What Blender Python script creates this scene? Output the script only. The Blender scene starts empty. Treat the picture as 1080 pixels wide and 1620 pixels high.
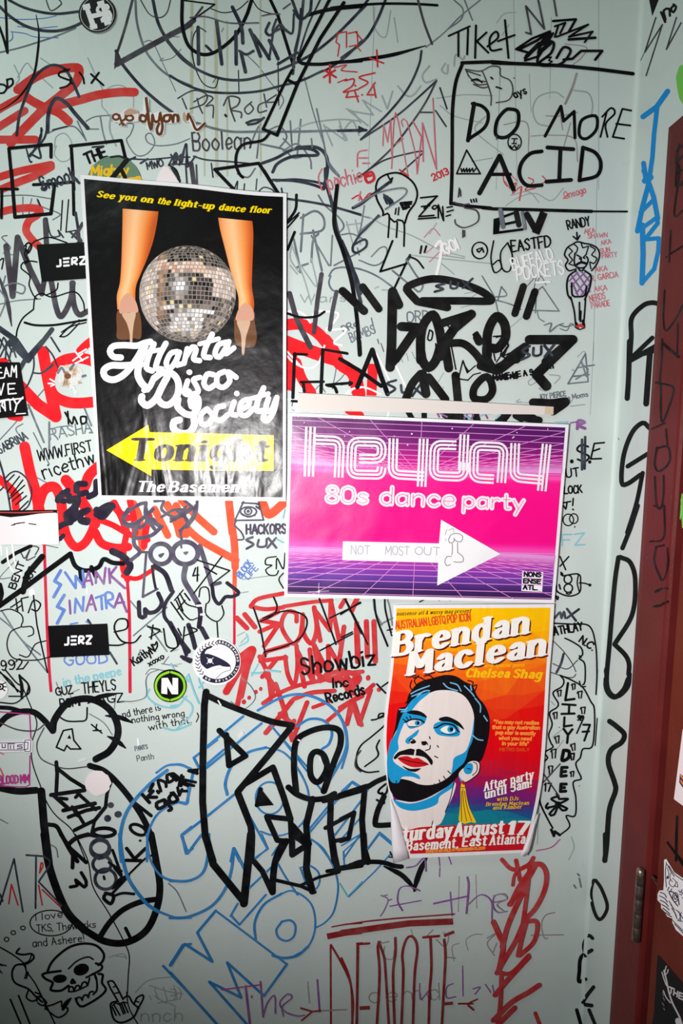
import bpy, bmesh, math, random
from mathutils import Vector
from mathutils.geometry import tessellate_polygon

sc = bpy.context.scene
COL = sc.collection
random.seed(7)

# ------------------------------------------------------------------ camera, world, light, exposure
PITCH = math.radians(8.5)
CAM = Vector((0.0, -1.05, 1.62))
FPX = 1080.0                                   # focal length for a 1080 x 1620 picture
cd = bpy.data.cameras.new('camera'); cam = bpy.data.objects.new('camera', cd); COL.objects.link(cam)
cam.location = CAM; cam.rotation_euler = (math.pi / 2 - PITCH, 0, 0)
cd.sensor_fit = 'VERTICAL'; cd.sensor_height = 36.0; cd.lens = 24.0; cd.clip_start = 0.01
sc.camera = cam

w = bpy.data.worlds.new('world'); sc.world = w; w.use_nodes = True
w.node_tree.nodes['Background'].inputs[0].default_value = (0.72, 1.0, 0.90, 1)
w.node_tree.nodes['Background'].inputs[1].default_value = 0.03

# flash on the camera: a wide, flattened beam aimed at the middle of the wall
ld = bpy.data.lights.new('camera_flash', 'SPOT'); ld.energy = 54.5; ld.shadow_soft_size = 0.045
ld.spot_size = math.radians(98); ld.spot_blend = 1.0; ld.color = (1.0, 0.965, 0.965)
flash = bpy.data.objects.new('camera_flash', ld); COL.objects.link(flash)
flash.location = (-0.34, -1.02, 1.47)
flash.rotation_euler = (Vector((0.0, 0.0, 1.425)) - flash.location).to_track_quat('-Z', 'Y').to_euler()
flash.scale = (1.22, 1.0, 1.0)
# greenish ceiling lamp, up and to the left, outside the picture
ad = bpy.data.lights.new('ceiling_lamp', 'AREA'); ad.shape = 'RECTANGLE'; ad.size = 0.6; ad.size_y = 0.15; ad.energy = 5.6; ad.color = (0.84, 1.0, 0.92)
lamp = bpy.data.objects.new('ceiling_lamp', ad); COL.objects.link(lamp)
lamp.location = (-0.95, -0.75, 2.5); lamp.rotation_euler = (Vector((-0.5, 0.0, 1.9)) - lamp.location).to_track_quat('-Z', 'Y').to_euler()

sc.view_settings.view_transform = 'Standard'
sc.view_settings.look = 'None'
sc.view_settings.gamma = 1.0
sc.view_settings.exposure = 0.0
sc.view_settings.use_curve_mapping = False

# ------------------------------------------------------------------ geometry of the place
XR = 0.4212                                    # plane of the side wall
cP, sP = math.cos(PITCH), math.sin(PITCH)
def ray(px, py):
    dx, dy = (px - 540.0) / FPX, (810.0 - py) / FPX
    return dx, cP + dy * sP, -sP + dy * cP
def on_back(px, py, h):
    d = ray(px, py); t = (1.05 - h) / d[1]
    return (d[0] * t, -h, CAM.z + d[2] * t)
def on_side(px, py, h):
    d = ray(px, py); t = (XR - h) / d[0]
    return (XR - h, CAM.y + d[1] * t, CAM.z + d[2] * t)
FRAME_H, DOOR_H = 0.0145, 0.0092
wall = lambda px, py, h: on_back(px, py, 0.0002 + h)
side = lambda px, py, h: on_side(px, py, 0.0002 + h)
frame = lambda px, py, h: on_side(px, py, FRAME_H + 0.0002 + h)
door = lambda px, py, h: on_side(px, py, DOOR_H + 0.0002 + h)
def lifted(base, h0, hx=0.0, x0=0.0, x1=1.0, hy=0.0, y0=0.0, y1=1.0):
    def f(px, py, h):
        return base(px, py, h0 + hx * (px - x0) / (x1 - x0) + hy * (py - y0) / (y1 - y0) + h)
    return f

# ------------------------------------------------------------------ materials
def lin(c):
    c = c / 255.0
    return c / 12.92 if c <= 0.04045 else ((c + 0.055) / 1.055) ** 2.4
def rgb(r, g, b): return (lin(r), lin(g), lin(b), 1)

def base_mat(name, rough=0.5, spec=0.4):
    m = bpy.data.materials.new(name); m.use_nodes = True
    nt = m.node_tree; b = nt.nodes['Principled BSDF']
    b.inputs['Roughness'].default_value = rough
    b.inputs['Specular IOR Level'].default_value = spec
    return m, nt, b
def noise(nt, scale, detail=3, dist=0.0, vec=None):
    g = nt.nodes.new('ShaderNodeNewGeometry'); n = nt.nodes.new('ShaderNodeTexNoise')
    n.inputs['Scale'].default_value = scale; n.inputs['Detail'].default_value = detail
    n.inputs['Distortion'].default_value = dist
    src = g.outputs['Position']
    if vec:
        mp = nt.nodes.new('ShaderNodeMapping'); mp.inputs['Scale'].default_value = vec
        nt.links.new(src, mp.inputs['Vector']); src = mp.outputs['Vector']
    nt.links.new(src, n.inputs['Vector'])
    return n.outputs['Fac']
def ramp(nt, fac, stops):
    r = nt.nodes.new('ShaderNodeValToRGB'); e = r.color_ramp.elements
    while len(e) < len(stops): e.new(0.5)
    for el, (p, c) in zip(e, stops): el.position = p; el.color = c
    nt.links.new(fac, r.inputs['Fac']); return r.outputs['Color']
def mixc(nt, fac, a, b):
    m = nt.nodes.new('ShaderNodeMix'); m.data_type = 'RGBA'
    for s, v in ((m.inputs[0], fac), (m.inputs[6], a), (m.inputs[7], b)):
        if isinstance(v, (int, float, tuple)): s.default_value = v
        else: nt.links.new(v, s)
    return m.outputs[2]
def bump(nt, b, height, strength, dist):
    n = nt.nodes.new('ShaderNodeBump'); n.inputs['Strength'].default_value = strength
    n.inputs['Distance'].default_value = dist
    nt.links.new(height, n.inputs['Height']); nt.links.new(n.outputs['Normal'], b.inputs['Normal'])

WALLC = rgb(200, 215, 211)
def wall_paint(name='wall_paint'):
    m, nt, b = base_mat(name, 0.42, 0.35)
    big = noise(nt, 2.3, 4); smear = noise(nt, 9.0, 5, 0.6, (1.0, 1.0, 0.22)); fine = noise(nt, 60, 3)
    c = ramp(nt, big, [(0.3, rgb(201, 212, 208)), (0.7, rgb(211, 221, 218))])
    c = mixc(nt, ramp(nt, smear, [(0.52, (0, 0, 0, 1)), (0.78, (0.35, 0.35, 0.35, 1))]), c, rgb(186, 196, 195))
    c = mixc(nt, ramp(nt, fine, [(0.66, (0, 0, 0, 1)), (0.8, (0.3, 0.3, 0.3, 1))]), c, rgb(178, 187, 185))
    nt.links.new(c, b.inputs['Base Color'])
    bump(nt, b, noise(nt, 45, 4), 0.12, 0.004)
    return m
MAT_WALL = wall_paint()

INK = {  # colour, how much of the paint shows through in dry streaks
    'k': ((8, 7, 11), 0.02), 'K': ((18, 15, 16), 0.025), 'b': ((24, 25, 46), 0.13), 'p': ((54, 45, 56), 0.14),
    'g': ((92, 98, 108), 0.3), 'G': ((150, 161, 162), 0.35), 'r': ((234, 26, 36), 0.03), 'q': ((212, 44, 38), 0.12),
    'R': ((204, 30, 38), 0.10), 'D': ((140, 12, 20), 0.10), 'M': ((208, 20, 54), 0.05), 'o': ((244, 84, 46), 0.08),
    'P': ((206, 84, 104), 0.3), 'c': ((20, 120, 186), 0.14), 'T': ((186, 24, 30), 0.14), 'u': ((14, 138, 212), 0.03), 't': ((122, 192, 204), 0.3),
    'i': ((84, 120, 204), 0.22), 'v': ((132, 60, 146), 0.28), 'V': ((178, 26, 128), 0.15), 'w': ((245, 242, 244), 0.0),
    'n': ((110, 196, 70), 0.12), 'h': ((22, 9, 12), 0.05), 'm': ((112, 60, 22), 0.0), 'y': ((252, 222, 32), 0.0),
    's': ((182, 184, 150), 0.5), 'N': ((34, 24, 46), 0.05), 'L': ((72, 58, 84), 0.2), 'W': ((226, 226, 226), 0.2),
    'a': ((146, 126, 126), 0.4),
}
_ink = {}
def ink(c):
    if c not in _ink:
        (r, g, bl), thru = INK[c]
        m, nt, b = base_mat('marker_ink_' + c, 0.55, 0.03)
        if thru:
            f = ramp(nt, noise(nt, 42, 5, 0.5), [(0.40, (thru * 0.25,) * 3 + (1,)), (0.80, (min(1, thru * 1.25),) * 3 + (1,))])
            nt.links.new(mixc(nt, f, rgb(r, g, bl), rgb(190, 204, 202)), b.inputs['Base Color'])
        else:
            b.inputs['Base Color'].default_value = rgb(r, g, bl)
        _ink[c] = m
    return _ink[c]

def print_family(tag, rough, spec, wrinkle):
    """Printed papers: every ink of one sheet shares the same creases, so light rolls over them together."""
    cache = {}
    def get(c):
        if c in cache: return cache[c]
        m, nt, b = base_mat(tag + '_' + str(len(cache)), rough, spec)
        if c == 'attr':
            a = nt.nodes.new('ShaderNodeVertexColor'); a.layer_name = 'print'
            nt.links.new(a.outputs['Color'], b.inputs['Base Color'])
        else:
            b.inputs['Base Color'].default_value = rgb(*c)
        if wrinkle: wrinkle(nt, b)
        cache[c] = m; return m
    return get

# ------------------------------------------------------------------ two-dimensional strokes
def smooth(pts, closed=False, step=3.0, fixed=None):
    n = len(pts)
    if n < 3: return list(pts)
    out = []
    segs = n if closed else n - 1
    for i in range(segs):
        if closed:
            p0, p1, p2, p3 = pts[i - 1], pts[i], pts[(i + 1) % n], pts[(i + 2) % n]
        else:
            p1, p2 = pts[i], pts[i + 1]
            p0 = pts[i - 1] if i else (2 * p1[0] - p2[0], 2 * p1[1] - p2[1])
            p3 = pts[i + 2] if i + 2 < n else (2 * p2[0] - p1[0], 2 * p2[1] - p1[1])
        L = math.hypot(p2[0] - p1[0], p2[1] - p1[1])
        k = fixed or max(2, min(10, int(L / step)))
        for j in range(k):
            t = j / k; t2 = t * t; t3 = t2 * t
            out.append(tuple(0.5 * (2 * p1[a] + (p2[a] - p0[a]) * t + (2 * p0[a] - 5 * p1[a] + 4 * p2[a] - p3[a]) * t2
                                    + (3 * p1[a] - p0[a] - 3 * p2[a] + p3[a]) * t3) for a in (0, 1)))
    if not closed: out.append(pts[-1])
    return out

def ribbon(pts, wd, closed=False, taper=False, square=False, nd=12):
    """verts [(x, y, rise 0..1)] and faces of a pen stroke with round joins and ends"""
    P = [pts[0]]
    for p in pts[1:]:
        if math.hypot(p[0] - P[-1][0], p[1] - P[-1][1]) > 1e-4: P.append(p)
    if closed and math.hypot(P[0][0] - P[-1][0], P[0][1] - P[-1][1]) > 1e-4: P.append(P[0])
    V, Fc = [], []
    r = wd / 2.0
    def disc(c, rr, z):
        b0 = len(V)
        for i in range(nd):
            a = 2 * math.pi * i / nd
            V.append((c[0] + rr * math.cos(a), c[1] + rr * math.sin(a), z))
        Fc.append(tuple(range(b0, b0 + nd)))
    if len(P) < 2:
        disc(P[0], r, 0.5); return V, Fc
    n = len(P)
    dirs = []
    for i in range(n - 1):
        dx, dy = P[i + 1][0] - P[i][0], P[i + 1][1] - P[i][1]; L = math.hypot(dx, dy)
        dirs.append((dx / L, dy / L))
    def rad(i):
        if not taper: return r
        u = i / (n - 1); return r * (0.28 + 0.72 * min(1.0, 3.2 * u, 3.2 * (1 - u)))
    prev = None; joins = []
    for i in range(n):
        z = 0.62 * i / (n - 1)
        if i == 0 or i == n - 1:
            d = dirs[0] if i == 0 else dirs[-1]
            ends = [(-d[1], d[0], 1.0)]
        else:
            a, b = dirs[i - 1], dirs[i]; c = a[0] * b[0] + a[1] * b[1]
            if c < 0.75:
                ends = [(-a[1], a[0], 1.0), (-b[1], b[0], 1.0)]; joins.append(i)
            else:
                nx, ny = -a[1] - b[1], a[0] + b[0]; L = math.hypot(nx, ny)
                ends = [(nx / L, ny / L, 1.0 / max(0.6, math.sqrt((1 + c) / 2)))]
        for e_i, e in enumerate(ends):
            rr = rad(i) * e[2]
            b0 = len(V)
            V.append((P[i][0] + e[0] * rr, P[i][1] + e[1] * rr, z)); V.append((P[i][0] - e[0] * rr, P[i][1] - e[1] * rr, z))
            if prev is not None and e_i == 0: Fc.append((prev, prev + 1, b0 + 1, b0))
            prev = b0
    if not square:
        caps = [] if closed else [0, n - 1]
        if closed: caps = [0]
        for k, i in enumerate(joins + caps): disc(P[i], rad(i), 0.66 + 0.3 * k / (len(joins) + 3))
    return V, Fc

GL = {}
def _g(s):
    for ln in s.strip().splitlines():
        ch, wd, st = ln.split(' ', 2)
        GL[ch] = (float(wd), [(q[0] == '~', [tuple(float(v) for v in p.split(',')) for p in q.lstrip('~').split()]) for q in st.split('|')])
_g("""
a 5 ~4.6,5 3.5,6 1.8,6 .5,4.6 .3,3 .6,1 1.8,0 3.2,.3 4.6,1.8|4.7,6 4.7,0
b 5 .3,10 .3,0|~.3,4.4 1.8,6 3.4,6 4.8,4.5 4.8,1.6 3.4,0 1.8,0 .3,1.4
c 4.6 ~4.5,4.8 3.2,6 1.6,5.8 .3,4 .3,2 1.6,.2 3.2,0 4.6,1.2
d 5 4.7,10 4.7,0|~4.7,4.6 3.4,6 1.8,6 .4,4.4 .4,1.6 1.8,0 3.4,0 4.7,1.6
e 4.8 ~.5,3.1 4.6,3.3 4.3,5.2 2.7,6.1 .9,5 .3,3 .9,.9 2.6,0 4.6,1.1
f 3.4 ~3.8,9.4 2.6,10 1.6,8.8 1.5,6 1.5,0|0,6 3.4,6
g 5 ~4.6,5 3.3,6 1.7,6 .4,4.4 .4,1.8 1.7,.4 3.2,.4 4.6,1.8|~4.7,6 4.7,0 4.2,-2.4 2.4,-3.4 .6,-2.6
h 5 .3,10 .3,0|~.3,3.8 1.6,5.7 3.2,6 4.5,4.6 4.6,2.5 4.6,0
i 1.5 .7,6 .7,0|.7,8.5 .7,8.8
j 2 ~1.6,6 1.6,-1 1,-3 -.4,-3|1.6,8.5 1.6,8.8
k 4.8 .3,10 .3,0|4.4,6 .4,2.2|1.7,3.4 4.7,0
l 1.4 .7,10 .7,0
m 7.8 .3,6 .3,0|~.3,4 1.6,5.8 2.8,6 3.8,4.8 3.9,2 3.9,0|~3.9,4 5.2,5.8 6.4,6 7.4,4.8 7.5,2 7.5,0
n 5 .3,6 .3,0|~.3,4 1.7,5.8 3.1,6 4.5,4.8 4.6,2 4.6,0
o 5 ~2.5,6 .8,5.2 .3,3 .8,.8 2.5,0 4.2,.8 4.8,3 4.2,5.2 2.5,6
p 5 .3,6 .3,-3.5|~.3,4.4 1.8,6 3.4,6 4.8,4.4 4.8,1.6 3.4,0 1.8,0 .3,1.6
q 5 4.7,6 4.7,-3.5|~4.7,4.6 3.4,6 1.8,6 .4,4.4 .4,1.6 1.8,0 3.4,0 4.7,1.6
r 3.7 .3,6 .3,0|~.3,3.8 1.4,5.6 2.7,6.1 3.7,5.6
s 4.3 ~4,5 2.6,6 .9,5.5 .6,4.2 2.3,3.2 4,2 3.7,.6 2,0 .3,1
t 3.4 ~1.5,9 1.5,2 2,.2 3.4,.4|0,6 3.3,6
u 5 ~.3,6 .3,1.8 1,.2 2.4,0 3.8,.8 4.6,2.4|4.7,6 4.7,0
v 4.6 0,6 2.3,0 4.6,6
w 7 0,6 1.7,0 3.5,5.4 5.3,0 7,6
x 4.4 0,6 4.4,0|4.4,6 0,0
y 4.7 0,6 2.4,.2|4.7,6 2.4,.2 1,-3.5
z 4.4 0,6 4.2,6 0,0 4.4,0
A 6 0,0 3,10 6,0|1.1,3.5 4.9,3.5
B 5.6 0,10 0,0|~0,10 3.5,10 5,7.7 3.2,5.3 0,5.3|~0,5.3 4,5.2 5.6,2.7 4,0 0,0
C 5.6 ~5.5,8.3 3.5,10 1,8.8 0,5 1,1.2 3.5,0 5.5,1.7
D 5.8 0,10 0,0|~0,10 3,10 5.4,8 5.8,5 5.4,2 3,0 0,0
E 5 5,10 0,10 0,0 5,0|0,5.2 4,5.2
F 5 5,10 0,10 0,0|0,5.2 4,5.2
G 5.8 ~5.5,8.3 3.5,10 1,8.8 0,5 1,1.2 3.5,0 5.6,1.5 5.7,4.4|5.7,4.6 3.4,4.6
H 5.5 0,10 0,0|5.5,10 5.5,0|0,5.1 5.5,5.1
I 1 .5,10 .5,0
J 4.4 ~4,10 4,3 3.2,.5 1.5,0 0,1.8
K 5.5 0,10 0,0|5.2,10 0,4.3|1.6,6 5.5,0
L 4.8 0,10 0,0 4.8,0
M 7 0,0 .4,10 3.5,3 6.6,10 7,0
N 5.6 0,0 0,10 5.6,0 5.6,10
O 6.2 ~3.1,10 .9,8.8 0,5 .9,1.2 3.1,0 5.3,1.2 6.2,5 5.3,8.8 3.1,10
P 5.4 0,10 0,0|~0,10 3.6,10 5.3,7.4 3.6,4.7 0,4.7
Q 6.2 ~3.1,10 .9,8.8 0,5 .9,1.2 3.1,0 5.3,1.2 6.2,5 5.3,8.8 3.1,10|3.6,2.5 6.2,-.8
R 5.6 0,10 0,0|~0,10 3.6,10 5.3,7.4 3.6,5 0,5|2.4,5 5.6,0
S 5.2 ~5,8.4 3.2,10 .9,9.2 .5,7 2.6,5.4 4.8,3.6 4.4,.9 2.2,0 .2,1.6
T 6 3,10 3,0|0,10 6,10
U 5.6 ~0,10 0,3 .9,.6 2.8,0 4.7,.6 5.6,3 5.6,10
V 6 0,10 3,0 6,10
W 8.6 0,10 2.1,0 4.3,8 6.5,0 8.6,10
X 5.6 0,10 5.6,0|5.6,10 0,0
Y 5.8 0,10 2.9,5 5.8,10|2.9,5 2.9,0
Z 5.4 0,10 5.4,10 0,0 5.4,0
0 5.4 ~2.7,10 .6,8.6 0,5 .6,1.4 2.7,0 4.8,1.4 5.4,5 4.8,8.6 2.7,10
1 2.4 0,8 1.6,10 1.6,0
2 5 ~.2,8 1.2,9.8 3.4,10 4.8,8 4.2,5.6 .2,.2|0,0 5,0
3 5 ~.2,8.8 2.4,10 4.6,8.6 4.2,6 2,5.3|~2,5.3 4.6,4.4 4.8,1.6 2.6,0 .2,1.2
4 5.2 4,0 4,10 0,3 5.2,3
5 5 4.6,10 .8,10 .5,5.6|~.5,5.6 2.6,6.2 4.8,4.6 4.8,1.8 2.6,0 .2,1.2
6 5 ~4.4,9.2 2.6,10 .7,7.6 .2,3.6 1.4,.3 3.6,.1 4.9,2.6 3.6,5.2 1.6,5 .3,3
7 5 0,10 5,10 1.6,0
8 5.2 ~2.6,5.4 .6,7 .9,9.2 2.6,10 4.3,9.2 4.6,7 2.6,5.4 .3,3.2 .7,.8 2.6,0 4.5,.8 4.9,3.2 2.6,5.4
9 5 ~.8,.8 2.6,0 4.5,2.4 5,6.4 3.8,9.7 1.6,9.9 .3,7.4 1.6,4.8 3.6,5 4.9,7
. .8 .4,0 .4,.3
, .8 .6,.4 .1,-1.6
! 1 .5,10 .5,3|.5,0 .5,.4
: .8 .4,1 .4,1.3|.4,5 .4,5.3
- 3 0,3.6 3,3.6
" 2 0,10 0,7.5|2,10 2,7.5
' .6 .3,10 .3,7.6
$ 5 ~5,8.4 3.2,10 .9,9.2 .5,7 2.6,5.4 4.8,3.6 4.4,.9 2.2,0 .2,1.6|2.6,11 2.6,-1
& 6 ~6,0 1.4,7.4 1.8,9.6 3.6,9.6 3.9,7.6 .4,3.6 .8,.6 2.8,0 5.4,3.8
) 2 ~0,10 1.6,7 1.6,3 0,0
] 2.4 0,10 2.2,10 2.2,0 0,0
@ 6 ~3.1,10 .9,8.8 0,5 .9,1.2 3.1,0 5.3,1.2 6.2,5 5.3,8.8 3.1,10
""")

SLAB_A = (4.6, [(True, [(.9, 4.7), (2.4, 6), (3.9, 5.4), (4.3, 4), (4.3, 2), (4.3, 0)]), (True, [(4.3, 3.3), (1.8, 3.1), (.4, 1.6), (1.6, .1), (3.2, .4), (4.3, 1.7)])])
def text_geo(txt, p0, p1, h, style, wd, shear=0.0, gap=None):
    """lettering whose baseline runs p0 -> p1; returns a list of (verts, faces) in picture units"""
    slab = style == 'b'
    gap = gap if gap is not None else (2.9 if slab else 1.7)
    x = 0.0; items = []
    for ch in txt:
        if ch == ' ': x += 4.6 if slab else 3.4; continue
        wdt, st = SLAB_A if slab and ch == 'a' else GL.get(ch, GL['o'])
        if slab and ch.islower():                 # tall lower case of the fat display face
            st = [(c, [(a, b * 1.17 if b <= 6 else 7 + (b - 6) * .75) for a, b in q]) for c, q in st]
        items.append((x, st)); x += wdt + gap
    tot = max(0.1, x - gap)
    ex = ((p1[0] - p0[0]) / tot, (p1[1] - p0[1]) / tot)
    L = math.hypot(*ex); ux = (ex[0] / L, ex[1] / L); up = (ux[1], -ux[0])
    ey = (up[0] * h / 10 + ux[0] * shear * h / 10, up[1] * h / 10 + ux[1] * shear * h / 10)
    xf = lambda gx, gy: (p0[0] + ex[0] * gx + ey[0] * gy, p0[1] + ex[1] * gx + ey[1] * gy)
    out = []
    for gx, strokes in items:
        for cur, pts in strokes:
            jit = (lambda: random.uniform(-.42, .42)) if style == 'h' else (lambda: 0.0)
            pts = [(gx + a + jit(), b + jit()) for a, b in pts]
            if slab:
                rx, ry = wd
                k = ry / rx
                q = smooth(pts, fixed=5) if cur else pts
                V, Fc = ribbon([(a * k, b) for a, b in q], 2 * ry)
                out.append(([xf(a / k, b) + (z,) for a, b, z in V], Fc))
                for e, nb in ((0, 1), (-1, -2)):
                    dx, dy = pts[e][0] - pts[nb][0], pts[e][1] - pts[nb][1]
                    hy = pts[e][1]
                    if abs(dy) > 1.5 and abs(dx) < 0.5 * abs(dy) and (abs(hy) < .3 or abs(hy - 7.02) < .3 or abs(hy - 10) < .3 or hy < -3):
                        a, b = pts[e]
                        half = rx + 0.55
                        lft = half if not (hy > 6 and dy > 0) else half
                        V, Fc = ribbon([((a - lft + ry / k * .5) * k, b), ((a + half - ry / k * .5) * k, b)], 0.85)
                        out.append(([xf(c / k, d) + (z,) for c, d, z in V], Fc))
            else:
                q = [xf(*p) for p in pts]
                if cur: q = smooth(q, step=2.0)
                out.append(ribbon(q, wd, nd=8 if wd < 4 else 12))
    return out

# ------------------------------------------------------------------ laying strokes on a surface
class Layers:
    """overlapping strokes are stacked by hair-thin steps, as layers of ink are"""
    def __init__(self): self.cells = {}
    def level(self, b):
        cs = [(i, j) for i in range(int(b[0] // 6), int(b[2] // 6) + 1) for j in range(int(b[1] // 6), int(b[3] // 6) + 1)]
        return cs
    def put(self, V):
        cs = set((int(x // 7), int(y // 7)) for x, y, z in V)
        full = set()
        for i, j in cs:
            for a in (-1, 0, 1):
                for b in (-1, 0, 1): full.add((i + a, j + b))
        lv = 1 + max([self.cells.get(c, 0) for c in full] + [0])
        for c in full: self.cells[c] = lv
        return lv
    def put_box(self, V):
        x0, x1 = min(v[0] for v in V), max(v[0] for v in V); y0, y1 = min(v[1] for v in V), max(v[1] for v in V)
        cs = [(i, j) for i in range(int(x0 // 7), int(x1 // 7) + 1) for j in range(int(y0 // 7), int(y1 // 7) + 1)]
        lv = 1 + max([self.cells.get(c, 0) for c in cs] + [0])
        for c in cs: self.cells[c] = lv
        return lv
STEP = 2.6e-5

TILES = {'A': 0, 'B': 270, 'C': 540, 'D': 800, 'E': 1060, 'F': 1320}
TX = (0, 270, 540, 780)
def tile(t):
    if t == 'px': return lambda x, y: (x, y)
    if t[0] == 'Q':
        qx, qy, qs = num(t[1:]); return lambda x, y: (qx + x / qs, qy + y / qs)
    s, ox, oy = 3.6, TX[int(t[1])], TILES[t[0]]
    return lambda x, y: (ox + x / s, oy + y / s)

class Piece:
    def __init__(self, mapper, layers, mats):
        self.v, self.f, self.mi, self.slots = [], [], [], []
        self.map, self.lay, self.mats = mapper, layers, mats
    def add(self, geos, c, box=False):
        if c not in self.slots: self.slots.append(c)
        s = self.slots.index(c)
        allv = [p for V, _ in geos for p in V]
        lv = self.lay.put_box(allv) if box else self.lay.put(allv)
        for gi, (V, Fc) in enumerate(geos):
            b0 = len(self.v)
            e = min(gi, 40) * 1.2e-6 / 4
            for x, y, z in V: self.v.append(self.map(x, y, lv * STEP + z * 1.7e-5 + e))
            for f in Fc: self.f.append(tuple(b0 + i for i in f)); self.mi.append(s)
    def build(self, name, parent=None, label=None):
        me = bpy.data.meshes.new(name); me.from_pydata(self.v, [], self.f)
        for c in self.slots: me.materials.append(self.mats(c))
        me.polygons.foreach_set('material_index', self.mi)
        # every stroke faces the viewer's side of its surface
        o = bpy.data.objects.new(name, me); COL.objects.link(o)
        me.update()
        if parent: o.parent = parent; o.matrix_parent_inverse = parent.matrix_world.inverted()
        if label: o['label'] = label
        return o
    def fill(self, pts, c):
        tri = tessellate_polygon([[Vector((x, y, 0)) for x, y in pts]])
        self.add([([(x, y, 0.0) for x, y in pts], [tuple(t) for t in tri])], c, box=True)
    def fill_under(self, pts, c):
        self.fill(pts, c)

def parse_pts(s, tf): return [tf(*[float(v) for v in p.split(',')]) for p in s.split()]
def num(s): return [float(v) for v in s.split(',')]

def draw(pc, data, sub=None):
    for ln in data.strip().splitlines():
        ln = ln.strip()
        if not ln or ln[0] == '#': continue
        head, body = ln.split(':', 1)
        hp = head.split()
        if len(hp) < 3 or not hp[2][0].isdigit(): hp.insert(2, '2')
        tf = tile(hp[0]); c = hp[1]; wd = float(hp[2]) / (1 if hp[0] == 'px' else 3.6); fl = hp[3] if len(hp) > 3 else ''
        if sub: c = sub.get(c, c)
        if fl[:1] == 'T':          # T<style>: x0,y0 x1,y1 height[,shear] text
            a, b, hh, txt = body.strip().split(' ', 3)
            hv = num(hh); sh = hv[1] if len(hv) > 1 else 0.0
            k = 1 if hp[0] == 'px' else 3.6
            w2 = wd if fl[1] != 'b' else (float(hp[2]) / 10, 0.5 * float(hp[2]) / 10)
            pc.add(text_geo(txt, tf(*num(a)), tf(*num(b)), hv[0] / k, fl[1], w2, sh), c)
        elif 'O' in fl:        # ellipses: cx,cy,rx,ry[,turn]
            for it in body.split(';'):
                v = num(it); cx, cy = tf(v[0], v[1]); k = 1 if hp[0] == 'px' else 3.6
                rx, ry = v[2] / k, v[3] / k; a = math.radians(v[4]) if len(v) > 4 else 0
                pts = []
                for i in range(28):
                    t = 2 * math.pi * i / 28; x, y = rx * math.cos(t), ry * math.sin(t)
                    pts.append((cx + x * math.cos(a) - y * math.sin(a), cy + x * math.sin(a) + y * math.cos(a)))
                if 'f' in fl: pc.fill(pts, c)
                else: pc.add([ribbon(pts, wd, closed=True)], c)
        else:
            for it in body.split(';'):
                if not it.strip(): continue
                pts = parse_pts(it, tf)
                if 'f' in fl:
                    if 'l' not in fl: pts = smooth(pts, True, 2.5)
                    pc.fill(pts, c)
                else:
                    if 'l' not in fl: pts = smooth(pts, 'c' in fl)
                    pc.add([ribbon(pts, wd, closed='c' in fl, taper='t' in fl, square='q' in fl)], c)

def prop(o, label=None, cat=None, group=None, kind=None):
    if label: o['label'] = label
    if cat: o['category'] = cat
    if group: o['group'] = group
    if kind: o['kind'] = kind
    return o

def box_mesh(name, lo, hi, mat, bevel=0.0, parent=None):
    bm = bmesh.new(); bmesh.ops.create_cube(bm, size=1.0)
    for v in bm.verts:
        v.co = Vector([lo[i] + (v.co[i] + 0.5) * (hi[i] - lo[i]) for i in range(3)])
    if bevel: bmesh.ops.bevel(bm, geom=bm.edges[:], offset=bevel, segments=2, affect='EDGES')
    return bm_obj(name, bm, mat, parent)
def bm_obj(name, bm, mat, parent=None):
    me = bpy.data.meshes.new(name); bm.to_mesh(me); bm.free(); me.materials.append(mat)
    o = bpy.data.objects.new(name, me); COL.objects.link(o)
    if parent: o.parent = parent; o.matrix_parent_inverse = parent.matrix_world.inverted()
    return o

def sheet(name, pts, mapper, mat, thick=0.00018, parent=None):
    """a sheet of paper or vinyl: outline in picture units, front face on the mapper's surface, with real thickness"""
    tri = tessellate_polygon([[Vector((x, y, 0)) for x, y in pts]])
    n = len(pts); V = [mapper(x, y, 0.0) for x, y in pts] + [mapper(x, y, -thick) for x, y in pts]
    Fc = [tuple(t) for t in tri] + [tuple(n + i for i in reversed(t)) for t in tri]
    Fc += [(i, (i + 1) % n, n + (i + 1) % n, n + i) for i in range(n)]
    me = bpy.data.meshes.new(name); me.from_pydata(V, [], Fc); me.materials.append(mat)
    bm = bmesh.new(); bm.from_mesh(me); bmesh.ops.recalc_face_normals(bm, faces=bm.faces[:]); bm.to_mesh(me); bm.free()
    o = bpy.data.objects.new(name, me); COL.objects.link(o)
    if parent: o.parent = parent
    return o
def circle_pts(cx, cy, rx, ry=None, n=48):
    ry = ry or rx
    return [(cx + rx * math.cos(2 * math.pi * i / n), cy + ry * math.sin(2 * math.pi * i / n)) for i in range(n)]

# ================================================================== THE SETTING
def structure(o, kind='structure'): o['kind'] = kind; return o
wall_back = structure(box_mesh('wall_back', (-1.7, 0.0, 0.0), (XR + 0.12, 0.1, 2.6), MAT_WALL))

def boxes(bm, lst):
    for lo, hi in lst:
        r = bmesh.ops.create_cube(bm, size=1.0)
        for v in r['verts']: v.co = Vector([lo[i] + (v.co[i] + 0.5) * (hi[i] - lo[i]) for i in range(3)])
bm = bmesh.new()
YO0, YO1, ZO = -0.215, -1.06, 1.885                       # the door opening in the side wall
boxes(bm, [((XR, YO0, 0), (XR + 0.12, 0.0, 2.6)), ((XR, YO1, ZO), (XR + 0.12, YO0, 2.6)), ((XR, -1.7, 0), (XR + 0.12, YO1, 2.6))])
wall_right = structure(bm_obj('wall_right', bm, MAT_WALL))

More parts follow.
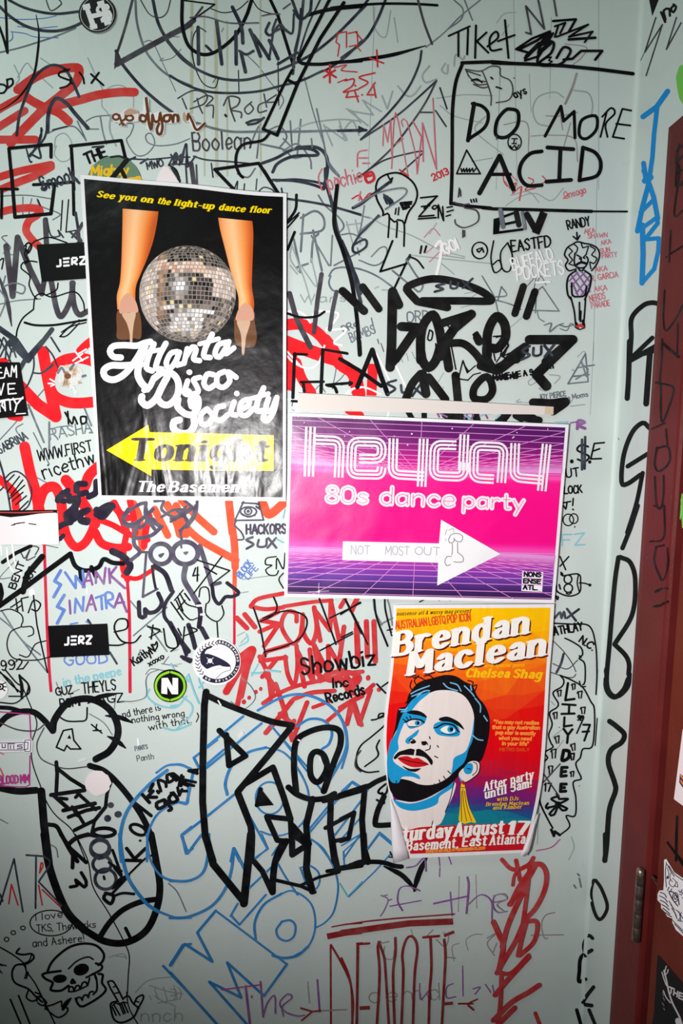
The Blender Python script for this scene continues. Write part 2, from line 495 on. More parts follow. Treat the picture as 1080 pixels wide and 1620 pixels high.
m, nt, b = base_mat('floor_concrete', 0.6)
nt.links.new(ramp(nt, noise(nt, 5, 5), [(0.3, rgb(70, 66, 62)), (0.7, rgb(104, 98, 92))]), b.inputs['Base Color'])
structure(box_mesh('floor', (-1.7, -1.7, -0.05), (XR + 0.12, 0.1, 0.0), m))

# rounded bead of paint that fills the corner between the two walls
bm = bmesh.new(); rr = 0.007; prof = []
for i in range(7):
    a = math.pi / 2 * i / 6
    prof.append((XR - rr + rr * math.sin(a), -rr + rr * math.cos(a)))
prof = [(XR - rr, 0.0)] + [(XR - rr + rr * math.sin(a), -rr + rr * math.cos(a)) for a in [math.pi / 2 * i / 6 for i in range(1, 6)]] + [(XR, -rr)]
bead = [(XR, 0.0)] + [(x, y) for x, y in prof]
lo = [bm.verts.new((x, y, 0.0)) for x, y in bead]; hi = [bm.verts.new((x, y, 2.6)) for x, y in bead]
nb = len(bead)
for i in range(nb): bm.faces.new((lo[i], lo[(i + 1) % nb], hi[(i + 1) % nb], hi[i]))
bmesh.ops.recalc_face_normals(bm, faces=bm.faces[:])
structure(bm_obj('trim_1', bm, MAT_WALL))

# maroon metal door frame: moulded profile swept up the jamb and along the head
def maroon(name, c0, c1, rough):
    m, nt, b = base_mat(name, rough, 0.14)
    c = ramp(nt, noise(nt, 14, 5), [(0.3, rgb(*c0)), (0.7, rgb(*c1))])
    f = ramp(nt, noise(nt, 110, 3), [(0.70, (0, 0, 0, 1)), (0.80, (0.5, 0.5, 0.5, 1))])
    nt.links.new(mixc(nt, f, c, rgb(120, 84, 70)), b.inputs['Base Color'])
    bump(nt, b, noise(nt, 160, 3), 0.15, 0.002)
    return m
MAT_FRAME = maroon('maroon_frame_paint', (92, 28, 27), (104, 35, 33), 0.45)
MAT_DOOR = maroon('maroon_door_paint', (92, 32, 20), (106, 40, 26), 0.5)
prof = [(-0.131, 0.0), (-0.131, 0.0085), (-0.1335, 0.0118), (-0.147, 0.0130), (-0.1495, 0.0145), (-0.2160, 0.0145), (-0.2195, 0.0128), (-0.2215, 0.009), (-0.2215, -0.05)]
ZT = 1.972
def zc(y): return ZT - (-0.131 - y)                        # mitre: the head repeats the jamb's profile turned a quarter
bm = bmesh.new(); A, B_, C_ = [], [], []
for y, d in prof:
    A.append(bm.verts.new((XR - d, y, 0.0))); B_.append(bm.verts.new((XR - d, y, zc(y)))); C_.append(bm.verts.new((XR - d, -1.062 , zc(y))))
for i in range(len(prof) - 1):
    bm.faces.new((A[i], A[i + 1], B_[i + 1], B_[i])); bm.faces.new((B_[i], B_[i + 1], C_[i + 1], C_[i]))
bmesh.ops.recalc_face_normals(bm, faces=bm.faces[:])
door_1 = structure(box_mesh('door_1', (XR - DOOR_H, -1.05, 0.01), (XR + 0.034, -0.2385, 1.874), MAT_DOOR, 0.0012))
fr = bm_obj('door_frame', bm, MAT_FRAME, door_1)
# rebate strip between frame and leaf; the gap's shade is put into its colour
box_mesh('door_edge', (XR + 0.002, -0.2365, 0.01), (XR + 0.03, -0.2225, 1.874), maroon('rebate_gap_shade', (20, 8, 7), (34, 14, 12), 0.6), 0.0008, door_1)
# steel hinge: knuckle barrel, its ball tip and the leaf plate
m_st, nt, b = base_mat('worn_steel', 0.38); b.inputs['Metallic'].default_value = 0.85
nt.links.new(ramp(nt, noise(nt, 90, 4), [(0.35, rgb(112, 96, 86)), (0.7, rgb(168, 152, 140))]), b.inputs['Base Color'])
p_top, p_bot = on_side(1016, 1381, 0.021), on_side(1003, 1483, 0.021)
bm = bmesh.new()
hy = (p_top[1] + p_bot[1]) / 2; hz0, hz1 = p_bot[2], p_top[2]
rings = []
zs = [hz0, hz0 + 0.001]
for k in range(5):
    za, zb = hz0 + (hz1 - hz0) * k / 5, hz0 + (hz1 - hz0) * (k + 1) / 5
    rings += [(za + 0.0002, 0.0053), (za + 0.0005, 0.0055), (zb - 0.0005, 0.0055), (zb - 0.0002, 0.0053)]
rings += [(hz1 + 0.0015, 0.0050), (hz1 + 0.0028, 0.0030)]
prev = None
for z, r in rings:
    cur = [bm.verts.new((XR - 0.021 + r * math.cos(2 * math.pi * i / 20), hy + r * math.sin(2 * math.pi * i / 20), z)) for i in range(20)]
    if prev:
        for i in range(20): bm.faces.new((prev[i], prev[(i + 1) % 20], cur[(i + 1) % 20], cur[i]))
    prev = cur
bm.faces.new(prev)
hinge = bm_obj('hinge', bm, m_st, door_1)
for pl in hinge.data.polygons: pl.use_smooth = True
box_mesh('hinge_tab', (XR - DOOR_H - 0.0016, hy - 0.026, hz1 - 0.004), (XR - DOOR_H + 0.001, hy - 0.008, hz1 - 0.001), m_st, 0.0004, hinge)

# ================================================================== MARKER AND PAINT ON THE WALLS
LAY = Layers()
def graffiti(name, label, data, mapper=wall, parent=None, lay=LAY):
    pc = Piece(mapper, lay, ink); draw(pc, data)
    return pc.build(name, parent or wall_back, label)

graffiti('drip_stain', 'pale yellowish drips running down from the top', """
A1 s 18 l: 255,-5 262,1000; 120,-5 118,640
A1 s 10 l: 190,60 192,1000; 510,-5 512,1000; 320,120 322,1000
A3 G 3 l: 600,0 600,1080
B3 G 3 l: 592,0 570,1080
C3 G 3 l: 570,0 552,420
E3 s 12: 600,790 608,900 600,1050
A2 G 3 l: 905,400 880,1080; 980,0 1000,1080; 190,40 150,1000
A3 G 3 l: 40,350 30,640; 205,420 215,640; 330,100 322,560
""")
graffiti('pencil_scribble', 'faint grey pencil loops and letters', """
A0 G 6: 760,610 755,540 700,490 640,490 590,530 580,600 610,640 640,690; 310,840 320,780 370,760 410,820 400,900 350,920 310,880 320,830; 80,370 110,440 90,480; 100,440 150,360 190,400 300,500; 230,330 290,370; 500,330 540,420 590,520
A0 g 7: 490,690 540,665 640,655; 720,700 760,710 740,770 720,800 770,880 830,880 880,820 860,760 830,770 840,810 900,830 1000,820 1080,790
A0 g 9: 570,660 585,750 605,820
A0 G 9: 630,660 625,740 660,830
A0 g 5: 820,240 850,230 880,260 940,390 1000,520; 1030,280 980,330 910,345 930,330; 1020,210 940,210 905,250
A0 g 9: 0,298 100,275 200,245 320,205 430,160
A0 i 5: 0,100 120,110 240,105 320,90; 60,180 140,190 200,210 330,215; 100,150 210,160 325,150; 70,180 70,220 50,235
A0 g 8: 270,760 340,730 420,720 470,770 490,800 440,690; 490,735 560,735
A1 g 10: 510,710 490,900; 680,690 690,830; 740,680 720,880; 500,720 480,760 450,840; 640,860 720,820 790,900 800,960; 510,820 640,850 700,900 780,880; 560,740 620,720 660,780 620,840; 380,990 440,1010 480,960
A1 G 9: 870,710 920,830; 960,690 990,800; 880,720 1000,800 960,720; 1080,700 1040,640 1000,620; 700,740 800,700 960,680 1080,690
A1 g 6: 440,320 500,380 560,460 640,560 620,620; 760,440 800,600 830,700 870,820 900,920 960,1000; 240,470 260,440; 120,180 115,280 140,400; 300,160 290,180
A1 k 6: 200,180 160,160 125,220 130,350 180,470 250,500 270,450; 385,400 388,520; 610,350 615,600; 465,0 500,50 560,75 610,80; 230,50 300,72 380,55 440,5
A2 G 9 l: 40,630 150,715; 40,630 180,655; 120,570 180,655; 120,570 225,635; 230,545 260,620; 260,620 290,520
A2 G 9: 320,490 370,545 410,540 450,490; 500,375 460,430 480,470 540,450; 590,360 570,400 600,420 605,370; 640,375 650,310 690,340 700,320; 0,760 60,690 100,770
A2 g 8: 790,0 680,90 580,190 480,270; 640,0 690,50 680,110 600,170; 700,0 745,115
A2 G 6: 180,20 190,160 250,210 280,60; 300,100 320,240; 560,600 640,660 800,700; 760,720 840,650 760,740 920,880; 540,560 700,540 860,545; 740,920 860,900
A3 G 8: 400,555 350,525 260,550 225,620 250,700 320,720; 460,515 540,530 565,590 560,650
A3 a 14: 475,420 450,500 410,590
A3 a 6: 300,660 380,660 480,640; 380,640 395,740; 215,775 330,770 460,790 480,920; 60,710 190,700 200,880; 410,250 530,270 500,330 450,370; 440,700 400,840
A3 G 5: 20,130 60,80 130,70; 90,140 50,200
B0 g 7: 0,145 150,140 290,160; 210,160 230,200 330,240 340,255 300,280; 130,150 130,270; 180,160 165,240 190,290; 0,760 100,740 230,730; 40,370 10,380 60,440 20,470 80,480
B1 g 13: 755,250 740,460; 740,270 820,230 870,270 860,340 740,360; 800,520 810,400 840,360; 720,550 780,530; 700,390 740,580
B1 g 13: 810,340 860,570
B1 g 10: 840,140 880,200 960,270 985,320 950,360; 920,370 910,540; 930,540 1080,460; 800,370 900,540; 910,600 900,640 920,680 960,690; 900,600 930,560 1000,550 1080,560
B1 G 8: 680,400 760,620 800,760; 740,540 830,660 800,500; 690,420 680,500 730,580; 680,540 720,590; 1000,290 1040,430; 1050,280 1080,420; 1000,310 1080,300
B1 G 7 Th: 740,750 1000,745 45 Wars
B2 g 8: 0,220 90,250 160,270; 130,200 110,320 90,380; 0,365 60,360 140,400; 170,490 220,440 255,440 250,500 190,540 100,510; 90,440 100,480
B2 g 10: 0,550 100,560 200,600 300,670; 100,350 160,300 220,260
B2 G 6: 150,260 260,320 400,370 560,450 700,490; 380,480 560,500 860,530; 560,480 700,500; 500,360 540,300; 570,530 640,590; 60,960 110,940 60,980
B2 G 7: 190,670 210,660; 230,680 260,680
B2 g 8: 800,600 830,650 870,720 890,800; 870,720 940,710 910,660; 910,660 890,740; 870,735 960,760 1020,790
B2 G 5: 940,910 1000,860 1080,790; 700,700 780,690 720,740 790,740; 680,780 760,760
B2 g 7 Th: 15,925 95,885 40 DRe
B2 g 7 Th: 55,975 195,925 50 BOMBS
B2 g 7: 170,840 190,920; 205,960 212,985; 225,985 240,1030
B2 g 8 Th: 375,865 500,855 60 ORD
B3 g 8 l: 245,690 240,810; 280,660 375,800; 375,800 200,795; 245,690 280,660
B3 g 6: 190,660 240,610 230,680; 250,640 270,600 300,650; 250,800 260,840 290,860
B3 g 6: 290,880 330,870 320,920 370,880 400,870; 380,900 420,910 440,870 470,890
B3 G 6: 480,1060 500,1040 520,1030 530,1080; 70,200 150,150 240,130 330,170 400,100; 100,140 200,120 260,180
C0 g 7: 0,560 100,450 270,250; 190,520 280,700; 200,770 290,820; 130,470 90,500 130,560; 390,480 300,500 330,560
C0 g 12: 160,360 250,575; 280,460 280,620
C0 g 8 Th: 290,560 525,515 60 RASHA
C1 g 6: 880,90 940,130 920,270; 900,260 960,220 1000,170; 670,270 700,300 690,380 720,400; 820,280 850,250 880,290
C2 G 5: 300,120 330,90 350,120; 370,70 380,110; 400,60 420,100 430,80; 580,180 540,250; 560,300 580,260; 1000,350 1080,350
C3 g 9 l: 525,70 540,230; 540,230 425,242; 425,242 525,70; 480,150 575,135; 455,200 545,190; 470,215 540,175; 500,110 530,200; 495,120 540,160
C3 G 7: 235,200 200,230 210,250 250,230; 290,260 260,270 300,285; 320,190 380,200 350,240; 450,160 460,170; 440,370 520,360
C3 g 6 Th: 262,332 415,310 28 JOY PIERCE
C3 g 6 Th: 415,338 540,312 28 is Moms
C3 g 5 Th: 320,372 450,352 24 is
C3 G 7: 700,580 730,560; 150,330 130,345 160,345
D0 g 9: 0,640 70,700 150,800 270,950; 10,600 120,760 230,850; 850,690 900,760 950,830; 760,740 900,620 950,580; 740,540 790,600; 830,680 920,720
D0 g 6: 60,410 0,410 90,310; 240,220 330,240; 800,820 780,870; 830,960 860,930 940,940; 920,900 1010,915; 930,900 960,860
D1 G 7: 190,930 200,960 240,900; 380,740 420,720; 400,780 440,740; 0,830 40,820; 410,420 560,400; 380,500 440,490; 0,910 60,900
D2 g 10: 180,520 190,600 230,680; 260,530 275,580 290,680; 215,680 290,640
D3 p 6: 340,770 400,830 450,900 470,945; 340,900 420,930 480,880; 330,950 390,970 450,980 470,960
E3 G 6: 330,180 350,200; 340,380 390,340; 340,480 400,400; 445,950 460,1010 430,1080; 260,790 250,990
E0 g 6: 510,250 590,300 640,370; 0,850 45,875; 320,70 350,150; 450,110 400,140 430,190; 660,140 650,220
F0 g 8: 290,60 320,80 330,130; 960,280 1010,330 1060,440
F0 G 6: 880,880 900,940; 930,870 950,960 880,920; 990,860 1010,940; 850,860 940,890 1040,910; 900,960 1010,940; 770,900 850,830 1000,810; 960,960 1000,980; 850,920 860,940; 620,700 700,680 720,710; 640,690 720,700
F0 G 7 Th: 800,1065 1040,1060 70 nnch
F1 G 6: 0,880 30,890 20,940; 40,870 60,900 50,940; 0,920 60,900; 20,1000 30,1040
F2 a 5: 765,230 770,420; 670,240 665,440; 395,540 410,590; 640,720 630,640 670,620; 720,660 710,600 760,570 800,570
""")
graffiti('ruled_line', 'thin dark guide line drawn down through the oval', """
E0 k 7: 125,90 180,220 210,310 180,420 185,530 230,660 270,760 320,830 400,900 440,970 490,1090
F0 k 7: 430,0 500,150 530,300 620,450 700,600 735,690 730,800 725,910; 720,900 735,990 790,1090
""")
# ---- red paint on the left
graffiti('red_lettering', 'translucent red brush letters at the upper left', """
A0 q 52: 100,510 200,440 300,400 420,385 450,400 430,470 350,540 240,630 130,740 60,815
A0 q 50: 110,505 160,560 250,610 330,640 390,690
A0 q 50: 230,630 330,600 450,570 560,540 680,525 765,525
A0 q 44: -10,625 60,585 110,560
A0 q 44: -10,725 60,680 140,630
A0 q 46: -10,795 80,795 150,795 200,795
A0 q 44: -10,1010 110,975 290,938
A0 q 46: -10,1085 110,1035 200,1000 290,950
B0 q 44: -10,240 60,222 160,212 225,220 215,250 165,285 148,340 180,390 225,435
""")
graffiti('red_lettering', 'bright red sprayed letters beside the black party poster', """
C0 r 66 l: 110,250 215,360 318,430
C0 r 66 l: 245,60 275,230 318,430
C0 r 62 : 560,140 520,110 440,95 360,110 300,160 280,240 310,310 380,345 450,352 540,345
C0 r 46: 455,55 490,20 530,-10
C0 r 44: -10,120 25,115; 60,425 110,435
C0 r 62: 140,600 170,740 205,870 225,970
C0 r 58: 215,950 250,850 310,830 345,900 355,1000 362,1090
C0 r 62: 375,790 430,860 490,950 540,1040
C0 r 60: 570,705 510,760 480,830 430,900
C0 r 46: -10,780 60,840 100,890
C0 r 44: 90,950 85,890
D0 r 50: 350,0 360,90 385,180 430,235 480,215 525,140 545,60
D0 r 48: 540,150 580,215 660,240 730,235
D0 r 34: 560,80 640,110 740,165 840,195
D0 r 40: 640,-10 680,40 730,70
C0 r 40: 650,920 690,1000 720,1080
D0 r 36: 690,60 720,140 705,240 700,350 725,420
D0 r 26: 700,400 780,415 870,365
D0 o 42: 760,-10 790,60 800,140 810,240
C0 r 38: 740,910 760,1000 770,1090
D0 r 38: 850,60 830,140 820,230
B1 r 66: 640,880 740,875 830,920 900,1000 950,1090
B1 r 58: 640,960 740,1000 850,1040 960,1085
C1 r 58: 640,20 720,40 850,85 980,130 1050,190 1080,300
C1 r 66: 880,-10 930,60 960,130
C1 r 62 l: 690,20 688,140 676,250
C1 r 56: 715,120 745,210 800,290
C2 r 56: 0,145 60,190 85,290
C2 r 56 lq: 178,128 170,310
C2 r 50: 65,400 85,430
C1 r 40: 1010,395 1080,420
""")
graffiti('paint_drip', 'two long thin crimson drips', """
D0 M 17: 252,225 264,600 278,900 290,1055
D0 M 18: 725,430 735,600 738,800 740,1060
D1 M 15 l: 362,400 362,785
""")
graffiti('orange_lettering', 'orange-red sprayed letter ends below the black poster', """
D0 o 40: 880,20 920,100 955,170
D0 o 40: 950,0 1010,90 1060,165
C1 o 42: 60,905 150,1000 245,1085
C1 o 42: -20,930 30,1030 50,1100
C1 o 44: 330,905 340,1000 350,1090
D1 o 42: 330,-10 345,100 362,220 366,350
D1 o 42: 30,0 80,110 160,190 260,250 370,310
D1 o 34: 130,50 180,90 245,145
D1 o 30: 0,30 50,110 70,170
D1 o 24 l: 364,340 362,480
C1 o 50: 525,925 560,985 640,925
""")
# ---- big dark arcs at the top
graffiti('marker_arc', 'dark concentric arcs sweeping across the top of the wall', """
A0 b 17: -10,30 60,95 140,145 230,172 330,175 420,150 490,115
A0 b 15: 50,0 130,40 230,68 330,78 450,65
A0 p 15: 755,-5 720,130 690,230 670,290
A0 g 13: 770,0 780,130 820,270 880,360 960,430 1090,490
A0 b 18: 870,0 900,130 960,240 1040,330 1090,370
A0 b 18: 660,290 700,370 800,490 900,580 980,640
A1 b 16: -20,235 70,340 180,410 300,450 420,455 520,430 640,390 800,310 940,200 1050,90 1110,30
A1 b 14: -5,430 80,480 200,520 350,530 500,520 620,490 740,460 850,410 900,390 1000,320 1090,230
A1 g 14: 150,700 240,730 350,750 500,750 700,750 900,745 1090,740
A1 b 10: 130,890 200,910 330,920 480,935
A0 b 9: 740,905 850,908 1000,895 1080,895
A2 b 15: 150,0 80,90 0,170
A2 b 16: 250,0 200,120 130,230 0,330
""")
graffiti('marker_arc', 'thick blackish curves and bars crossing at the top', """
A0 k 14 l: 30,-5 36,120 42,300
A0 k 14: -5,150 20,220 42,300
A0 p 32 l: 665,365 800,290 930,220 1080,140
A0 p 12 fl: 655,290 695,340 650,395
A1 p 30 l: 0,195 70,165 130,115
A1 p 12: 120,120 180,40
A1 k 9 l: 60,0 250,25 130,110
A1 k 20: 65,0 65,140 95,250 150,300 210,310 280,280 370,200 430,90 460,0
A1 k 18 l: 565,-5 610,90 700,380
A1 p 16: 755,-5 740,140 705,320 695,420
A1 b 10: 850,0 780,150 720,340
A2 k 15: -60,45 0,38 200,22 400,22 545,30
A1 k 22: 780,85 900,55 1085,35
A2 p 13: 435,0 470,130 515,250
A1 k 20: 725,330 745,360 850,366 950,355 1085,346
A2 k 22 t: -10,352 150,335 300,310 480,260
A2 b 13 : 455,290 440,370 380,500 270,640 110,795
A2 b 11 : 110,795 300,670 420,570 540,460
A2 p 11 : 540,460 480,580 400,700 290,840 150,970 75,1020
A2 b 9: 150,970 250,910 400,870 465,860; 465,870 330,990
A2 b 9: 560,500 600,620; 535,630 595,720; 450,640 520,640
A2 b 16: -20,745 140,742
A2 b 4 fl: 95,715 150,742 95,758
A0 k 13 t: 205,85 220,180 215,290 190,430 120,540 50,600 -15,635
A0 p 6: 800,0 850,80 910,100 950,70 970,0; 260,-5 290,60 350,20 330,-5
""")
graffiti('ink_scrawl', 'dense dark scrawled letters between the arcs', """
A1 b 20: 155,155 158,365; 260,120 275,240 290,365; 370,180 372,365; 400,300 425,410
A1 b 20: 350,40 400,150 410,245; 450,170 480,240 510,320; 470,200 520,270 560,335; 560,230 590,290 610,335
A1 b 15: 390,290 430,310 470,290; 560,130 540,180 570,200 620,140 650,170 680,190; 200,260 230,290
A1 b 16: 610,365 660,335 720,300; 690,0 730,100 745,60; 700,60 740,110 790,70 800,0
A1 b 12: 740,50 730,180 705,290; 580,200 560,330
A1 b 12: 600,110 580,180 640,160 690,190 700,80
A1 L 8: 520,90 570,80 620,80; 640,50 680,20; 110,100 200,95 330,130 500,130
A0 b 16: 95,770 110,660 150,540 190,450 250,390 310,370 370,395 410,460 450,550
A0 b 22: 270,750 275,650 300,580 330,560 380,590 430,650 500,730
A0 b 12: 235,730 230,790 190,860 170,890; 160,890 200,850 250,790 265,740; 180,880 230,900 220,840
A0 b 9: 240,740 220,800 225,840; 150,850 170,920 180,920; 380,720 300,740
""")
graffiti('handwritten_tag', 'loose dark handwriting under the arcs', """
A1 p 8: 40,560 100,525 150,515 205,540 190,590 110,620; 65,560 90,620
A1 p 8: 150,560 160,600 180,645; 130,580 200,545 240,560 200,605 240,600 240,670
A1 p 9: 330,560 340,620 365,690; 300,600 330,550 390,560 380,600 340,625 400,640 400,670
A1 p 8: 460,580 420,620 440,650 470,620 450,590; 540,580 500,600 500,640 545,630; 530,535 545,610; 600,540 545,580 600,580
A1 b 14: 430,700 470,685 520,680; 440,710 490,700 530,670; 310,655 316,662
A1 p 10 Th: 125,860 455,845 105 Boolean
A0 b 9 Th: 840,965 930,945 40 MWO
A0 b 12: 730,915 770,895; 800,930 840,905
A0 b 10: 960,940 1000,870 985,940 1030,880 1020,940 1060,820 1060,950 1080,930
A1 b 10: 0,880 30,930 30,870 60,930 85,820 100,930 140,890
A1 b 8 l: 0,935 120,935; 230,930 240,1010; 490,1020 485,1080
A1 p 26 l: 115,930 135,1070
A1 p 10 l: 85,940 92,1050; 145,940 150,1060
A0 k 9: 960,940 1000,965 1020,1010
B1 b 8: 490,130 530,95 580,110 590,130; 360,110 380,60 375,120; 420,75 415,125
B1 b 10: 630,100 635,130
""")
graffiti('handwritten_tag', 'small black capitals over the red letters at the upper left', """
A0 k 11: 395,395 340,412 335,432 370,448 402,462 385,488 342,502
A0 k 11: 405,442 402,470 412,476; 452,412 472,440 478,475
A0 k 12 l: 518,422 588,485; 562,414 520,472
A0 k 11: -10,480 20,482 38,500 20,528 -10,530
A0 k 11: 40,452 42,502; 38,455 68,448 72,478 42,502
A0 k 16: 370,395 385,400 365,402
""")
graffiti('hook_doodle', 'navy hooked loop drawing above the poster corner', """
A1 b 18: 580,980 610,930 700,890 835,883 800,850 700,850 600,900 520,930
A1 b 20: 720,840 830,840 885,890 890,980 870,1075
A1 b 16: 580,1025 700,1030 800,1050 870,1075
A1 g 9: 640,790 700,850; 510,820 640,850; 830,620 860,760 900,940 960,1010; 900,930 940,990; 800,790 805,840
B1 b 20: 880,-10 885,70 920,200 950,350 1000,480 1060,620 1080,700
B2 b 20: 0,400 50,520 80,640 110,750
B1 b 14: 870,75 800,60 700,50 600,58; 660,160 800,180 920,205 1080,250
""")
graffiti('square_doodle', 'two black outlined squares drawn at the upper left', """
A0 k 19 l: 50,845 290,822 290,895; 50,845 72,1080
A0 k 19 l: 400,832 690,800 715,905; 405,830 420,1080
B0 k 21 l: 65,0 85,265 290,245 310,80
B0 k 16 l: -10,105 100,105; 10,110 8,270
B0 k 18 l: 190,80 300,75 410,65; 415,0 420,250
A0 k 14 Th: 495,935 610,890 60 THE
A0 b 10 l: 525,838 590,832
B0 b 16: 430,240 450,380 440,420; 400,20 450,70
B0 b 12: 245,60 240,110 270,80; 400,350 440,390; 440,340 410,380
B0 b 11 Th: 240,115 440,50 80 Smook
B0 p 20: 470,300 440,360 460,400
""")
graffiti('wrench_doodle', 'black outlined tool with long handle and curled neck', """
A1 k 19 l: 905,-5 800,200 730,330
A1 k 17 l: 690,400 640,490 525,735
A1 k 20 l: 985,15 850,220 720,480 605,770
A1 k 18 l: 525,735 605,770; 665,455 715,480
A1 k 17: 565,755 520,800 420,820 380,860 370,930 390,990 410,1010
A1 k 19 l: 250,965 500,930 560,1020
A1 k 19 l: 250,965 370,1090
B1 k 20 l: 530,0 560,50 612,130
""")
graffiti('red_scrawl', 'small red marker notes near the top centre', """
A1 R 7 l: 950,320 960,255 940,240 950,190 1000,180 1000,270
A1 R 7 l: 1010,190 1060,180 1065,255 1015,265; 1055,260 1080,290
A1 R 12: 875,400 940,440; 905,370 905,470; 935,400 870,440
A1 R 7: 930,385 1000,370 970,400 1060,410; 950,470 1000,450; 1090,230 1050,180
A2 R 9: 160,330 240,360; 200,285 205,380
A2 R 9: 20,460 70,450 60,490 10,525 90,510; 75,485 80,490; 190,415 100,440 150,470 90,510
A2 R 9 l: 40,520 25,555 95,548; 75,520 95,580; 115,540 118,540; 190,470 145,540 190,540; 180,480 195,555
A2 P 7 l: 235,830 240,710 262,810 280,680 285,880
A2 P 7: 285,960 300,680 320,680 380,1010; 310,820 350,790; 350,720 340,690 370,690 420,880 430,990
A2 P 8 l: 430,990 455,780 405,690; 465,920 460,700 540,965 520,560
A2 R 8 Th: 525,1030 612,990 38 2013
A2 P 8 Th: -75,1080 120,1035 88 pochie
A2 R 16: 130,1000 170,980 185,1020 150,1040 135,1010 165,1000
A2 P 8: 90,950 95,870 145,855; 100,900 150,900; 120,930 160,930
B2 R 9: 60,160 100,140 120,170 160,130 200,150; 330,-5 380,30
B1 P 8: 860,110 840,40 860,-10; 935,130 950,60 930,40; 1070,170 1080,120
B3 R 6: 55,0 60,60 80,90; 90,100 130,70 110,130 160,90 150,170; 200,40 230,60 180,110 240,100; 280,30 300,60 260,80; 410,150 430,130 400,160
B3 P 6 Th: 410,160 530,125 40 Oneago
B2 P 5: 470,380 520,330 560,370; 480,470 540,430 600,480; 500,520 560,460; 930,60 960,100; 1010,170 1020,100; 960,20 1000,60
B3 P 5 Th: 520,360 580,350 25 AKA
B3 P 5 Th: 540,385 650,378 25 SHAWN
B3 P 5 Th: 615,425 672,412 25 AKA
B3 P 5 Th: 610,470 665,460 25 SUN
B3 P 5 Th: 620,500 705,490 28 PARTY
B3 P 5 Th: 582,578 650,568 28 AKA
B3 P 5 Th: 560,630 712,605 32 R. GARCIA
B3 P 5 Th: 575,688 648,680 28 AKA
B3 P 5 Th: 552,748 640,728 36 NERDS
B3 P 5 Th: 560,785 665,768 32 PARADE
""")
graffiti('boxed_slogan', 'black hand-lettered DO MORE ACID inside a drawn box', """
A2 k 20: 690,358 650,470 632,620 630,800 628,1000 622,1160
A2 k 20 l: 685,358 860,352 985,362
A3 k 21 l: -5,358 200,365 400,375 600,395 795,420
B2 k 19 l: 622,185 700,200 850,213
B3 k 19 l: -60,212 0,218 200,222 400,228 560,232
B3 k 11 l: 560,232 762,233
A2 k 24 l: 755,590 720,800
A2 k 20: 745,590 800,605 835,650 815,725 720,795
A2 k 21 c: 930,630 885,690 880,770 940,780 1000,720 1005,640 965,622
A3 k 18 l: 295,775 385,605 400,690 460,635 465,785
A3 k 18 c: 555,660 500,690 490,770 530,790 585,740 590,670
A3 k 11 l: 645,640 610,780
A3 k 11: 620,665 670,615 692,645 640,705 650,780
A3 k 11 l: 785,630 735,620 680,780 745,790; 700,705 780,715
A2 k 27 l: 785,1100 900,888 978,1078
A2 k 20 l: 845,993 960,993
A3 k 22: 275,862 210,875 160,930 150,1000 190,1055 275,1055
A3 k 23 l: 308,840 455,850; 382,850 375,1028; 302,1035 442,1025
A3 k 22 l: 510,840 490,1028
A3 k 21: 510,840 580,870 612,930 590,1000 490,1028
A2 p 7: 705,395 790,405 850,378 900,385 905,430 960,460 975,520 950,570 880,585; 705,395 740,450 820,465; 720,430 770,480 830,480; 750,480 800,500 835,495; 715,405 790,430; 800,405 820,450 850,540 850,600
A2 k 9: 740,460 770,450 800,470; 850,440 860,450; 880,495 910,505
A2 k 8 Th: 985,560 1055,530 45 ays
A2 k 7 O: 985,810,38,45
A2 k 7 l: 970,790 1000,790; 985,790 980,815; 970,818 995,818; 960,830 970,845 985,828 995,848 1010,825
A2 k 9 lc: 655,990 712,855 790,990
A2 k 8 l: 680,960 685,980 695,960 700,980 712,958 715,980 728,960 730,980 745,958 750,980 765,960
A2 p 6: 880,775 882,795; 980,445 984,445
""")
graffiti('handwritten_tag', 'black handwritten Tiket above the boxed slogan', """
A2 k 12 l: 610,205 730,150; 665,180 665,320; 720,165 715,310; 765,145 760,330; 825,185 770,235 835,300
A2 k 12: 830,265 890,215 880,180 845,215 850,285 910,280
A2 k 12 l: 930,115 950,330; 890,235 985,200
""")
graffiti('scribbled_tag', 'dense black scribbled tag over the top right of the slogan box', """
A3 k 14 l: 130,280 220,220 320,180; 130,280 200,300 180,345 260,320 340,190; 340,120 470,110 430,180
A3 k 12 l: 350,150 410,130 380,190; 370,145 350,210; 360,210 540,140 430,210 565,180 520,240
A3 k 16 l: 430,225 580,215; 180,330 260,260 310,190; 150,280 250,230 320,180
A3 k 15: 250,350 270,260 340,240 330,300 260,360 300,375 390,360 440,290 400,270 360,330
A3 k 15 l: 400,340 450,335 500,290 620,290 580,340
A3 k 24 l: 190,320 260,250; 280,250 320,190; 260,300 330,240
A3 k 8: 310,330 330,325 315,345 335,350 310,365
A3 p 10 l: 185,185 215,195 185,35 290,165 255,0; 345,0 360,90
""")
